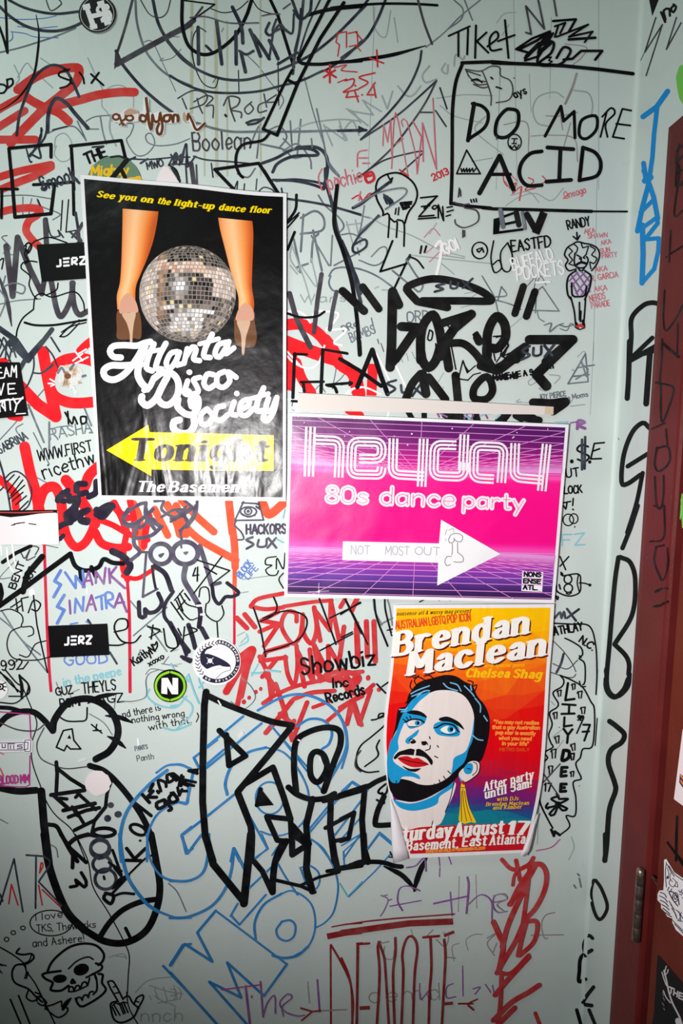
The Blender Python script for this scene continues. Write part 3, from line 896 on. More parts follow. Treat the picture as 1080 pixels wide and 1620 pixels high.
# ---- left column
graffiti('purple_scrawl', 'wide blackish zigzag scrawl left of the black poster', """
B0 p 34 l: 35,430 72,715 100,380 170,560 238,700
B0 p 30: 238,700 265,520 258,280
B0 p 32: 290,620 320,780 350,830 400,740 415,640
B0 p 32: 410,640 420,760 450,820 500,800
B0 p 24 t: -10,590 40,740 66,885
B0 g 9: 0,680 30,740 0,830; 20,660 80,640 140,660 130,700 90,690; 30,600 20,640
B0 b 9: 265,270 290,370 340,370 330,340 360,380
""")
graffiti('outline_doodle', 'thin black outline shapes left of the black poster', """
B0 k 8: 150,430 140,480 160,510 130,525 120,555 170,600 165,650 190,710 210,730
B0 k 8: 200,400 170,430 150,480; 200,400 280,380 380,410; 210,520 170,515 140,530; 330,640 320,680 260,710
B0 k 8: 190,790 200,720 240,700 300,720 420,690 470,740 482,800
B0 k 9: 190,790 130,840 100,900 92,945
B0 k 13: 140,865 200,880 300,880 400,865 490,850
B0 k 7 l: 355,170 345,340; 390,165 375,350 430,340; 215,165 230,200
B0 k 8: 340,945 400,890 490,865; 350,920 450,850; 340,945 380,940 450,870; 0,510 20,500 10,560
B0 k 10: 140,430 160,410 180,430 160,470 150,450
""")
graffiti('bar_doodle', 'navy crossed bars with hatching at the left edge', """
B0 b 32 l: -10,895 90,965 165,1075
B0 b 28 l: 165,1075 230,990 295,905
B0 b 10: 0,960 40,1040 60,1090; 20,950 60,1000; 290,950 340,1030; 0,1060 40,980
C0 b 30 l: 60,0 110,60 160,110
C0 b 26 l: 240,0 140,110 90,200
C0 b 9: 0,40 20,-20 40,20; 30,100 40,20 70,60; 50,110 70,40 90,90; 190,60 190,160 150,260 110,270; 260,30 300,80 330,150; 240,180 300,130; 190,180 240,180 300,140
""")
graffiti('oval_doodle', 'hatched oval drawn beside the red letters', """
C0 b 9: 30,780 60,750 100,742 150,780 180,850 165,930 130,965
C0 b 12: -10,660 20,760 45,870 60,960
C0 k 8: 40,860 110,770; 60,880 130,790; 50,900 140,820; 70,910 130,860; 90,930 150,880; 110,960 160,910; 40,800 80,760; 0,850 20,830
""")
graffiti('handwritten_note', 'small black handwritten notes left of the black poster', """
C0 k 11: 370,405 410,470 420,430 440,470; 385,400 390,470; 490,430 460,430 465,470 490,460 490,430
C0 b 8 Th: 0,640 158,555 48 SABRINA
C0 k 8 Th: 220,680 525,625 62 WWW.FIRST
C0 k 9 Th: 250,785 545,690 80 ricethw
C0 g 10 l: 480,380 520,480; 510,520 525,520
""")
graffiti('cloud_doodle', 'dark plum bubbly cloud painted over the red letters', """
C0 N 38: 330,905 360,865 392,880
C0 N 34: 365,910 330,895 385,850
C0 N 36: 435,850 440,815 485,812; 455,870 490,862
C0 N 44: 395,905 440,900 425,945 395,975
C0 N 36: 548,800 545,860 505,885
C0 N 36: 385,1020 400,970 430,960
C0 N 34: 425,975 425,1010 390,1020
C0 N 36: 490,968 460,985 460,1015 500,1020
C0 N 40: 550,985 580,955 620,935 640,940
C0 N 38: 560,990 585,1000 625,955
C0 N 34: 330,1060 365,1040 400,1030
D0 N 38: 385,90 378,50 410,30
D0 N 36: 400,95 425,50 405,25
D0 N 36: 495,95 460,85 455,45 500,25
D0 N 40: 550,25 575,55 585,20
D0 N 26: 340,190 360,170
D0 N 30: 600,10 640,-5
""")
graffiti('fang_doodle', 'thick black jagged outline across the left with two drips', """
D0 k 30 l: -10,575 130,475 270,370 400,275
D0 k 26: 400,275 430,345 490,370 560,350 590,305 640,325 700,330
D0 N 40: 640,260 700,290 740,340 722,380
D0 k 24 l: 455,360 462,425; 520,350 545,405
D0 k 34 l: 130,490 155,390 240,290
D0 k 22 l: 175,230 90,270 15,322
D0 k 24: 0,450 10,500 0,540
D0 w 10: 40,240 50,330 110,420; 70,220 85,320 120,390; 5,230 10,280
D0 w 26 O: 182,496,6,8
D0 w 8: 495,470 495,500
""")
graffiti('rabbit_doodle', 'purple-grey outlined creature with round eyes and claws', """
D0 L 22: 730,20 700,70 720,105 770,100 840,50 870,20; 830,20 850,80 920,120
D0 L 22: 790,100 760,170 780,185 860,170 920,120; 760,190 765,225 795,265 745,310
C0 L 20: 700,1040 720,980 790,930 830,920; 720,1050 800,1060 860,1010 900,1050; 830,920 830,1000 880,1070
C0 L 16: 880,910 930,910 920,960 1000,1000 1060,940; 920,1000 990,960 1060,960
C1 L 16: 0,1010 60,990 110,950; 150,910 140,990 90,1060; 30,960 100,1030 50,1080; 80,910 130,950
D1 L 16: 0,90 60,60 120,20; 140,0 120,70 60,140 60,190; 70,30 100,120
D0 L 26 O: 915,275,60,58
D1 L 27 O: 82,270,72,64
D1 L 10: 55,205 60,240
D0 L 4 f: 900,280 935,270 915,298
D1 L 4 f: 70,265 100,262 85,282
D0 L 13 l: 790,265 840,265; 832,265 812,520 895,475
D0 N 28: 880,345 940,390 975,480
D0 N 14: 865,345 875,420 885,470
D0 N 24: 900,500 920,555 890,600 845,610 825,590 825,630 795,630 790,550
D0 N 20: 985,490 940,560 935,630 980,690 1030,770 1060,850
D1 L 30: 85,335 75,420 120,500 160,570
D1 N 26: 160,560 168,620 160,690
D1 L 26: 165,230 200,340 230,450
D1 L 20: 240,450 280,440
D1 N 20: 320,440 385,495 350,518 310,520 275,560 245,525 235,460
D1 k 8 l: 150,310 335,370 230,450; 290,290 130,500; 190,350 260,390; 140,355 125,400 158,395; 152,350 150,430
D1 k 7: 160,520 170,470 210,470 220,540 200,560; 200,560 200,620 260,660 300,620 290,570; 262,660 268,750; 20,540 70,480; 30,540 60,600 110,650 150,640; 50,500 90,560 150,580
D1 N 28: -5,670 40,750 100,830
D1 N 26: 100,680 120,740 138,810
D1 N 26: 175,700 210,765
D1 N 18: 60,860 120,880; 70,870 110,890
D1 k 8: 40,700 60,740; 100,690 150,710 80,740; 0,830 40,800 50,770; 0,550 70,650; 40,590 80,540
D0 k 8: 1010,520 1040,600; 1050,500 1080,540; 840,690 910,710 850,750; 870,680 860,760; 930,700 950,800 1010,800 980,690; 1050,690 1040,780
""")
graffiti('coloured_lettering', 'SWANK SINATRA in blue and violet marker', """
D0 i 18 l: 345,370 310,430 345,450 305,520
D0 i 14 l: 370,380 430,470 430,400 480,465 470,370
D0 v 12 l: 470,465 505,375 525,450; 485,430 520,425
D0 v 13 l: 545,440 545,375 590,445 600,355
D0 v 14 l: 620,360 625,440; 660,350 625,395 710,470
D0 i 18 l: 365,510 325,575 365,595 325,670
D0 v 12 l: 395,540 400,615
D0 i 13 l: 425,610 430,530 470,600 475,520
D0 v 12 l: 490,600 520,510 545,595; 500,565 535,560
D0 i 13 l: 545,525 600,505; 575,515 580,590
D0 i 13: 605,585 600,500 635,500 640,530 610,545 645,580
D0 v 13 l: 650,580 680,500 720,605; 665,555 705,550
""")
graffiti('coloured_lettering', 'pale blue and teal handwriting around the lower black sticker', """
D0 i 10 Th: 370,910 610,895 58 GOOD
D0 i 9 l: 400,675 440,668; 490,660 510,670
D0 b 12 l: 625,835 665,900; 500,650 515,672
D0 t 9 Th: 362,1030 690,962 48 in the peepe
D3 t 9 Th: 395,230 525,222 65 FZ
D1 t 9: 380,900 450,880 430,830; 390,800 440,770 430,730; 0,900 60,1000 100,960; 460,950 510,955; 500,900 460,970
D2 t 9: 0,880 20,870
""")
graffiti('handwritten_note', 'black pen notes between the two crimson drips', """
D0 k 8 Th: 322,1082 415,1068 45 GUZ
D0 k 8 Th: 470,1070 660,1048 60 THEYLS
E0 k 8 Th: 345,215 480,200 48 ROMF
E0 k 8 Th: 560,195 705,178 48 AGZ
D0 k 9: 650,720 720,700 720,650 670,650 650,700 690,770 760,780 800,740; 620,795 680,795 720,780
D0 k 7: 0,600 60,590 120,620 130,660 120,690 180,690 190,730 160,745; 120,690 60,720 40,800 80,870 200,880 290,860; 110,850 160,860 200,790 260,770
D0 k 8 Th: 5,940 130,928 55 992
D0 k 8 l: 190,510 210,680 270,950; 130,930 160,890
D0 k 8 Th: 85,475 140,330 38 BENT
D0 k 8 Th: 165,440 205,370 44 OUT
D0 k 8 l: 60,580 120,540; 90,530 100,600; 120,570 90,590; 130,600 120,530 160,520
D0 k 8: 160,610 190,540 230,560 210,600 180,590
D0 k 8 Th: 765,912 885,830 46 KaitlyN
D0 k 7 Th: 850,915 935,868 32 xoxo
D0 k 8: 880,830 865,790 880,795 890,775 895,800 880,830
D0 p 7: 120,270 140,300 170,250 150,310 200,290; 190,230 220,240 200,280
D0 k 9: 110,970 160,1020 150,1080; 0,950 60,1000 100,1060
D0 k 14 t: 110,970 125,1020 130,1080
""")
graffiti('eye_doodle', 'purple eye in a triangle with HACKORS SUX written below', """
C1 L 9 l: 365,1020 415,910; 500,915 528,1018 365,1020; 405,920 500,925
C1 L 9 O: 442,970,46,27; 440,968,20,18
C1 L 4 fO: 440,968,9,9
C1 L 9: 485,925 505,935 495,950 485,940 510,960; 400,980 440,1000 480,990
D1 L 9: 375,85 362,110 400,150 415,190 380,195
D1 L 11 Th: 430,160 655,158 52 HACKORS
D1 L 14: 465,180 430,195 470,220 432,245
D1 L 13: 500,195 495,232 540,230 545,190
D1 L 13 l: 555,185 600,240; 598,185 550,240
D1 k 7: 600,290 545,300 540,335 575,340 540,365 560,395 600,395 612,370; 600,360 605,300 640,360 650,270; 640,385 615,420 640,470
D1 i 7 Th: 400,415 465,330 36 BLOCK
D1 i 6 Th: 440,420 495,360 30 LIFE
D1 t 8: 600,190 640,210; 640,70 650,20
""")
# ---- red SCUM FUNNY
graffiti('red_tag', 'red marker tag SCUM FUNNY with exclamation marks and arrow', """
D1 R 24: 455,570 500,530 640,500
D1 R 24: 455,575 540,590 640,580
D1 R 22: 640,575 800,550 915,540
D1 R 25 l: 610,605 515,655 610,672 505,718
D1 R 25 l: 605,690 530,800
D1 R 24: 715,660 710,612 655,608 630,690 690,785 735,745 745,685
D1 R 26: 750,620 752,720 800,785 830,700 815,580
D1 R 25 l: 850,770 815,590 905,710 910,545 960,780
D1 R 25 l: 545,830 665,795; 545,830 510,885 655,865; 605,870 520,975
D1 R 24: 650,860 665,960 700,1020 720,920 715,800
D1 R 26 l: 760,1030 720,830 810,1005 790,820
D1 R 26 l: 850,1000 815,795 900,965 895,800
D1 R 26 l: 895,800 955,905 985,690; 955,905 965,990
D1 R 26 l: 505,860 555,960 570,1080
D1 R 27 l: 1055,700 1062,890
D2 R 28 l: 85,670 95,885; 140,660 146,860; 183,660 192,888
D1 R 24 l: 965,578 992,530; 1030,600 1062,530
D1 R 28 l: 375,640 432,698; 420,620 478,692
D1 R 40 l: 315,1060 445,835
D1 R 40: 400,860 465,820 430,925 395,1085
E1 R 28 l: 318,128 380,20; 378,200 402,90
E1 R 18 fO: 415,182,12,14; 445,158,10,12; 485,125,11,13; 511,108,9,12
E1 R 24: 525,190 600,140 720,90 900,50 1000,20 1090,10
E1 R 26: 565,170 580,90 540,30
E1 R 26 l: 595,80 640,210 690,400 775,185
E1 R 28 l: 540,358 640,240 690,175
E1 R 26: 700,165 800,130 930,120
E1 R 22: 810,213 900,180
E1 R 22: 890,290 1000,200 1090,150
E1 R 22 l: 1000,308 1020,200; 1085,315 1045,190
E1 R 26 l: 645,385 700,290; 620,250 720,330
E1 R 24: 800,0 900,60 1000,50
D1 R 26: 880,965 960,945 1050,960
D2 R 30: -10,950 60,955 100,985 60,1040
D2 R 26 l: -10,1000 70,1070
E2 R 24 l: -10,215 130,130 180,85; 30,310 62,195 100,308 165,115
E2 R 26 l: 0,0 60,80; 30,110 90,20
E2 R 16 fO: 150,45,12,16; 212,112,12,13
D2 R 22 l: -5,570 20,530; 50,595 85,530
""")
graffiti('pen_lettering', 'thin black pen letters over the red tag', """
D1 k 9: 585,520 605,580 580,625 510,660
D1 k 9 l: 470,580 510,700 540,860
D1 k 9: 525,640 650,600 750,620 775,670 740,750 650,800 530,835
D1 k 9 l: 845,530 940,790; 905,640 1080,555; 990,530 1085,730; 850,825 1035,730
D2 k 9 l: 20,530 150,790; -5,620 105,550; 0,750 60,720
D2 k 10: 185,530 200,640 262,800
D2 k 9: 245,530 250,600 285,740
D2 k 8 l: 260,710 290,703; 445,548 472,535
D1 k 13 Th: 745,965 1165,905 95 Showbiz
D1 k 11 Th: 922,1035 1010,1028 50 Inc
E1 k 11 Th: 892,190 1105,135 58 Records
D2 k 6: 555,540 575,530 620,540
E2 k 9: 170,285 200,280 245,250 215,250 210,275 240,265; 200,80 250,132; 265,70 230,95
E2 k 9: 250,300 240,320 170,380 110,430 85,490 90,550 140,582 210,578; 215,400 198,440 206,490 132,550
E2 k 12: 250,650 215,680 210,700 250,705 265,660; 230,700 240,760 200,740
E1 p 8: 1080,460 1055,500 1050,550 1080,580
""")
# ---- GORE
graffiti('skull_doodle', 'melting skull drawn in thin black pen', """
B2 k 11: 195,90 210,50 260,20 330,15 400,60 430,120 420,180 380,240 360,300
B2 k 11: 195,90 200,160 235,230 235,255
B2 k 10: 235,255 270,252 265,380
B2 k 10: 270,265 300,292 316,292 312,380
B2 k 10: 318,280 355,300 355,430
B2 b 9 l: 240,135 260,190; 250,140 275,195; 262,145 285,195; 275,155 295,190; 240,150 255,185; 285,165 298,190
B2 k 12 l: 335,185 398,178; 340,198 395,190; 345,210 385,208; 350,220 370,215; 335,185 350,215; 360,180 370,212; 385,180 380,205
B2 k 8 l: 310,215 305,248; 326,210 322,252
B2 b 18: 65,212 110,190 160,150 280,60
B2 g 10: 70,205 200,130 330,100 370,112 350,150 250,220
B2 b 13: 210,255 140,330 100,370 62,440 82,468 140,432 132,392 65,425
B2 k 8: 260,20 275,50 290,40 280,70
""")
graffiti('handwritten_tag', 'black handwritten Zone 3 and 60 East Fd notes', """
B2 k 10 l: 450,155 545,145 470,215; 530,160 440,262; 437,275 537,268; 440,262 525,255; 455,205 500,200
B2 k 9 l: 550,270 550,195 580,285 575,205
B2 k 9: 525,200 515,212 530,220 545,205 530,198
B2 k 9 l: 600,210 630,205; 600,235 635,225; 595,260 620,252
B2 p 8: 670,100 665,150; 675,110 678,145; 640,180 700,205; 690,195 725,190; 700,212 770,230 775,290 700,325 650,305 645,280; 690,340 690,380; 700,342 700,375
B2 k 8 l: 735,165 740,180; 750,163 755,178; 765,160 768,178
B2 k 8 O: 786,455,44,47
B2 k 8: 800,440 770,450 782,465 800,445 808,465
B2 k 8: 865,400 850,500 870,580 910,555 895,510 862,535
B2 k 8: 945,410 905,470 915,560 955,572 972,490 945,410
B3 k 9 Th: 105,462 328,432 62 EASTFD
B2 k 12 l: 290,400 220,575 370,530; 390,480 300,670
B2 b 18: 372,510 388,490
B2 g 10: 370,510 420,590 462,650 440,690 400,660 290,570
B2 k 10: 385,490 430,510 466,555
B2 k 11 l: 455,430 448,470; 482,430 472,465
B3 k 8 Th: 425,335 552,310 50 RANDY
B3 k 9 l: 475,352 478,395; 455,375 478,395 492,370
""")
graffiti('block_lettering', 'black block letters just under the slogan box', """
B2 k 2 fl: 865,275 905,265 896,345 862,365
B2 k 15 l: 900,270 985,240; 930,305 1010,288; 870,356 1030,335
B3 g 26 l: 40,225 55,320
B3 K 30 l: 130,240 145,310
B3 g 20 l: 165,240 180,330
B3 K 34 l: 190,250 240,340
B3 K 44 lq: 288,238 240,358
""")
graffiti('figure_doodle', 'little drawn man with big curly hair and crosshatched shirt', """
B3 k 9: 470,560 430,570 410,540 425,510 405,480 420,440 450,420 480,405 520,415 550,420 590,440 605,480 590,530 560,570
B3 k 7: 430,440 450,460 430,480 450,510 430,530 460,540; 460,420 480,440 470,470; 500,410 510,440 540,430 530,470; 550,430 580,450 560,480 590,500 570,530 550,520 555,560
B3 k 9: 465,470 460,520 475,550 520,550 540,510 530,490
B3 k 8 l: 475,480 500,495; 530,475 512,495; 490,500 495,505; 515,498 520,500; 500,500 500,515
B3 k 14: 475,535 500,522 530,530
B3 k 10: 480,550 500,575 520,550
B3 v 8 l: 440,590 520,710; 470,575 550,690; 500,575 555,640; 450,640 480,710; 555,590 470,700; 520,580 440,660; 480,580 430,630; 550,640 500,710
B3 k 10: 470,570 430,600 418,650 425,710 445,735; 520,570 555,600 550,660 535,700 520,735
B3 k 10: 445,640 450,710 480,718 520,710 530,660
B3 k 9: 440,720 460,800 468,870 475,885; 490,750 490,850; 525,720 520,800 515,860; 495,860 498,800
B3 k 16: 470,870 480,890; 510,855 515,885
B3 R 16: 475,890 495,880 510,890
B3 k 7: 465,890 490,905 520,895
B3 g 7: 290,880 330,870 320,915 370,880 410,890 450,880
""")
graffiti('white_lettering', 'white paint-pen BUFFALO POCKETS and small white marks', """
B3 w 9 Th: 115,565 345,500 64 BUFFALO
B3 w 10 Th: 140,625 405,585 76 POCKETS
B3 w 11 l: 243,637 322,632
B2 w 17: 535,430 555,405 570,410 562,500 540,600 536,622
B2 w 13 Th: 592,475 672,440 60 GOI
C2 w 12 l: 290,92 300,120; 200,70 280,235; 290,95 380,290
C2 w 10: 25,300 60,272 130,262 225,300; 270,400 262,430
B1 w 13: 655,812 700,795 760,820 795,865
B1 w 12: 808,822 840,800 920,805 955,815 940,850 885,905
B1 w 12: 888,910 1000,905 930,978 975,995
C1 w 11: 655,50 740,142; 660,80 700,120 780,155 840,125 875,25
C1 w 10: 660,330 715,335; 1010,300 1040,270 1085,262; 680,370 720,400
C1 w 14 fO: 995,66,6,6
""")
graffiti('black_lettering', 'black marker letters and bars right of the black poster', """
C1 k 19 l: 705,70 695,320
C1 k 15 l: 702,72 775,75; 690,340 720,342
C1 k 15 l: 862,45 1005,70
C1 k 20 l: 865,50 855,290
C1 k 15 l: 740,232 870,230; 885,248 1030,236
C1 k 18: 890,250 930,260 945,290; 755,240 760,285
C1 k 15 l: 1000,118 1085,172
C2 k 15 l: -10,62 30,68
C2 k 22 l: -10,100 100,165 225,255
C2 k 27 l: 90,260 175,48 225,200 262,300
C2 k 12: -5,245 60,238; 45,230 60,240 45,250
C2 b 14: 310,222 260,240 305,270 265,300
C2 b 14: 338,250 345,292 372,285
C2 b 14 l: 410,262 460,305; 445,250 402,312
B1 p 26 l: 858,590 835,740 815,920
B1 p 24 l: 943,690 920,800 905,905
B1 p 30: 675,700 720,850 795,1005
B1 k 16: 715,138 710,220 665,290
B1 k 16: 705,350 665,450
B1 k 14: 655,810 740,835 830,830 875,803
B1 k 10: 660,330 725,255; 665,300 730,240
B1 K 36 l: 985,685 1085,780
B1 k 22: 947,85 935,200 932,320 980,460 1030,640 1060,850 1075,1050
C1 k 20 l: 1074,0 1078,75
""")
graffiti('black_spray_tag', 'fat black spray-painted GORE with halo and quotation marks', """
B2 K 46 l: 5,685 128,800
B2 K 42 l: 120,662 212,788
B3 K 40 l: 170,660 122,815
B3 K 42 l: 236,690 188,830
B2 K 44: 430,745 380,690 372,668 400,648 480,622 560,618 680,642 800,690 852,735 820,744 700,742 560,742 460,742
B2 K 44: 440,748 530,765 602,780
B2 K 54 l: 290,690 284,1000 276,1120
B2 K 52 l: 290,690 325,765
B2 K 52 l: 340,888 430,893 305,1075
C2 K 48 l: 310,95 275,140
B2 K 52: 450,1080 450,950 470,870 520,822 552,890 570,1000 560,1060
C2 K 52: 450,60 462,115 495,150 535,110 562,30
B2 K 54 l: 738,818 640,900 572,1000
B2 K 48: 570,870 650,845 735,818
B2 K 50 l: 590,1000 610,1125
B2 K 44: 600,985 690,985 760,1040 815,1120
B2 K 52: 828,1060 832,920 880,832 925,870 932,950 890,1010 850,1010
C2 K 52: 825,40 830,110 880,165 960,115 1040,50
B2 K 46: 770,950 782,975
B2 k 12: 750,935 770,920 780,940
C2 K 46: 790,140 850,160
B3 K 54 l: 205,963 452,963 300,1090
C3 K 56 l: 440,0 245,190 302,255
B3 K 50: 130,1075 160,1040
C3 K 46: 0,160 60,130 110,80 180,30
C2 K 46: 450,185 400,245 365,330
C2 K 50: 460,185 480,300
C2 K 46: 495,205 590,330
C2 K 46: 648,195 662,340
C2 K 42 c: 810,205 755,265 755,325 820,330 858,285 845,220
C2 K 30: 378,400 400,440; 470,400 470,440
C2 K 40: 590,420 700,435; 760,410 770,450; 950,410 915,455
C2 K 50: 1010,425 1090,440
C3 K 46: 225,348 330,352 412,345 340,400
C3 K 40: 160,440 130,420 260,450
C3 K 42: 80,410 30,450
B2 b 14: 585,645 538,658 578,675 530,690
B2 b 13: 622,632 622,668 655,668 665,640
B2 b 13 l: 690,630 742,680; 745,615 690,668
C3 b 15: 205,28 165,55 205,80 160,105
C3 b 14: 228,38 228,80 268,75 272,28
C3 b 15 l: 290,25 335,80; 345,20 292,88
C3 k 8 Th: 0,222 225,190 30 MAKE ME A 9
C3 k 8 Th: 285,165 350,150 36 HAY
C2 k 8 Th: 865,225 1000,210 26 MAKE ME
C2 k 7 l: 625,30 650,160; 640,180 665,210 690,110 715,180 760,140; 720,220 750,190 790,180; 670,215 720,222; 880,120 950,20 920,90; 700,140 720,170
B2 k 8: 500,910 490,960 510,965 518,920 500,908; 465,930 450,960 470,965
B2 k 7 l: 535,985 540,1040; 600,880 640,920; 880,950 920,940 940,980
B3 k 8 l: 75,960 85,1000 50,1060 90,1040; 0,945 60,940
C3 k 7 l: 60,0 40,80 90,110; 0,60 10,110; 0,150 60,140
""")
graffiti('violet_letter', 'small violet and teal letters above the pink poster corner', """
C3 v 18: 478,498 485,452 520,462 482,478 522,496
C3 t 10 l: 350,465 420,462
C3 v 8 l: 440,465 470,460
C2 v 10: 700,440 710,415 750,412 740,440; 560,410 600,430
C2 t 9: 790,425 840,412 905,412 880,440; 700,420 730,440
C2 V 8: 545,412 555,432; 820,420 830,440
""")
graffiti('handwritten_tag', 'pen notes and a robot head down the right edge of the wall', """
C3 k 12 : 540,600 500,590 478,620 545,655 520,685 480,672
C3 b 15 l: 505,560 505,730; 523,545 520,725
C3 k 14 fO: 447,684,11,12; 549,687,10,10
C3 k 10 l: 632,577 575,582 555,670 615,668; 568,625 605,612
C3 k 9 Th: 418,775 490,765 46 UT
C3 k 9 Th: 405,868 505,862 42 LOCK
C3 k 9 l: 400,920 440,912; 420,915 415,950; 455,895 452,935; 455,958 455,960
C3 k 7 O: 427,1017,30,33; 458,1010,24,28
C3 k 7: 463,1055 465,1058
D3 k 9 l: 380,290 412,365; 430,290 380,345; 400,0 412,20; 452,20 455,24
D3 k 9: 395,400 485,390 497,440 490,495 430,515 365,490 360,455
D3 k 8: 485,390 478,440 490,492
D3 k 9 O: 425,419,22,24; 427,470,24,24
D3 k 8: 415,500 430,505 445,495; 490,440 520,442 550,452
D3 k 4 fO: 550,452,9,9; 390,390,9,10
D3 k 10 l: 375,450 382,475; 385,380 395,395
D3 k 9: 350,515 370,520 365,535 352,510
D3 b 14: 350,640 380,608 388,640 402,605 410,640
D3 b 14 l: 420,588 470,655; 487,590 420,640
D3 k 9: 345,670 440,675 545,685 582,790 590,950 585,1075
D3 k 10 Th: 348,738 510,708 46 ATHLAY
D3 k 10 Th: 488,775 562,825 40 N.C.
D3 k 9: 408,755 450,775 500,810 508,850 488,870 520,900 522,1000 510,1020; 490,855 500,865
D3 b 14: 400,845 385,900 360,950
D3 k 8: 490,1000 500,1030 525,1030
""")
graffiti('outlined_lettering', 'LILY DEE written downwards inside a wavy black outline', """
E3 k 9: 380,30 402,60 390,95 340,130 370,190 360,215 320,245 335,310 315,370 330,420 340,440 292,470 310,500 290,520
E3 k 9: 380,30 450,60 510,100 555,180 575,220 575,350 560,440 510,450 495,500 470,530 480,570 500,620 455,640 470,730 465,830 415,830 435,890 380,940
E3 k 10: 282,590 265,690 268,760 310,850 338,900
E3 k 16 l: 330,910 345,945 350,920 378,940
E3 k 14 l: 425,75 410,172 462,165
E3 k 13 l: 393,195 468,200; 432,200 430,248; 388,250 462,248
E3 k 13 l: 405,270 402,322 448,315
E3 k 14 l: 400,335 425,370 450,338; 425,370 420,415
E3 k 20: 400,460 392,515 428,500 430,462 400,458
E3 k 18 l: 420,555 390,555 385,605 415,602; 388,580 412,578
E3 k 18 l: 415,650 385,650 382,692 412,690; 385,670 405,670
E3 k 13: 365,720 330,735 370,765 300,785 310,760; 370,765 425,735 380,735; 370,765 420,790 395,800 365,770; 365,770 320,820 345,825 370,770
E3 k 13: 360,705 375,735; 310,790 300,780
E3 k 20 fO: 368,762,18,14
E3 k 8 Th: 368,152 392,148 34 17
E3 k 8 Th: 450,112 472,108 30 17
E3 k 8 Th: 482,162 512,158 38 17
E3 k 8 Th: 500,250 530,245 36 17
E3 k 8 Th: 345,280 370,275 36 17
E3 k 8 Th: 478,285 512,290 28 919
E3 k 8 Th: 355,418 382,412 38 17
E3 k 8 Th: 448,460 475,452 36 17
E3 k 8 Th: 332,502 362,498 46 17
E3 k 10 Th: 440,512 465,508 34 17
E3 k 8 Th: 315,592 342,590 44 17
E3 k 8 Th: 440,608 462,606 28 17
E3 k 9 Th: 290,690 330,690 46 17
E3 k 9 l: 475,360 512,278
E3 k 12 l: 512,312 550,312 518,402; 508,352 545,350
E3 k 7 l: 592,0 584,135; 592,275 580,430
E3 p 8 l: 285,640 380,535; 285,590 375,720
E3 k 8 fO: 376,327,3,3; 490,660,3,3
E3 V 6: 245,1030 330,1010 380,965
""")
# ---- lower left
graffiti('outline_creature', 'huge black outline with hooked horn, spikes and long oval body', """
E0 k 34: -10,315 40,265 110,238 190,240 250,285 298,345
E0 k 40: 300,345 312,280 380,192 460,165 540,172 620,222 665,300 668,380 622,462 545,508
E0 k 26 t: 500,190 560,155 670,133
E0 k 26 t: 600,260 680,270 755,300
E0 k 26 t: 612,378 660,400 715,445
E0 k 24: -10,213 60,218 120,235
E0 k 40: -10,670 100,690 205,685
E0 k 46 l: 235,690 250,880 278,1100
F0 k 46: 252,0 285,200 375,430 480,545
F0 k 40: 480,545 600,610 720,615 830,550 890,430 910,300 888,150 860,0
E0 k 34: 510,545 600,580 700,680 800,820 860,950 890,1090
E0 k 20 l: 745,740 860,830
F0 k 32: 570,582 625,500 700,430 800,385 905,368
F0 k 20 l: 715,535 742,590
E0 k 9 lc: 360,345 410,335 420,400 460,450 400,450 380,430 365,460 320,440
E0 k 3 fl: 382,390 395,368 405,392
E0 p 7: 250,330 210,420 230,500 300,540 380,562 500,550
E0 k 9: 330,262 380,290 450,292 490,282 496,215
E0 k 8 l: 520,310 580,360; 530,345 575,345; 550,310 545,340
E0 k 22 l: 320,525 325,590 320,690; 325,560 400,620 478,668
E0 k 24 l: 290,712 480,685; 300,710 390,790 ; 360,800 540,760
E0 k 22 l: 390,838 490,800 565,785; 425,912 540,855 600,780
E0 k 20: 600,780 610,700 630,640
E0 k 20 l: 340,730 380,735; 430,725 450,705; 430,800 480,880; 440,700 545,795; 410,780 440,830
E0 k 18 l: 520,935 540,850
E0 b 4 fO: 630,770,18,17; 672,822,21,19; 612,845,20,20
E0 k 22 O: 592,925,62,24
E0 k 22: 385,1000 430,962 500,940 540,945
E0 b 18 O: 568,1010,52,46
E0 k 24: 275,880 320,890 350,940 400,1030 440,1090
F0 b 18 O: 570,85,55,50; 580,170,52,46; 600,255,60,58
F0 k 22 l: 345,0 400,80 490,160; 415,100 412,190
F0 k 24: 385,60 430,22 500,0
F0 k 16 l: 640,90 690,230; 620,160 690,210; 650,190 690,240
F0 k 20: 650,300 680,260 730,235
F0 k 19: 400,300 440,290 430,260 480,300 490,270 462,218
F0 k 20: 600,340 590,365 630,395 645,350 600,335
F0 k 16: 640,335 720,250; 650,350 700,335 762,340
F0 k 12: 870,120 830,135 720,240 640,310
F0 k 20 l: 718,148 802,150; 720,80 765,140 828,80
F0 k 8 fO: 797,36,8,7
E0 k 18 O: 785,910,48,26,25
F0 b 14: 520,60 560,20 610,40; 560,140 600,130
F0 k 14 l: 590,240 594,255
""")
graffiti('violet_frame', 'thin violet drawn rectangle with small writing at the left edge', """
E0 V 7 l: -5,238 165,252; 168,250 178,440; 170,490 168,640
E0 V 7: 168,640 150,665 0,660
E0 V 10 Th: -5,650 165,640 44 BLOOD MM
E0 p 8: 0,300 100,340 200,345 255,308
E0 P 8 l: 0,560 20,605 -5,600; 0,470 20,480
E0 k 9: 110,30 160,80 165,130 120,160
E0 k 13: 110,30 120,90 122,150
E0 k 8: 0,10 60,80 120,130; 30,0 90,70 120,90; 0,185 80,190 130,160; 50,150 120,150
E0 W 10 l: 448,518 485,505
""")
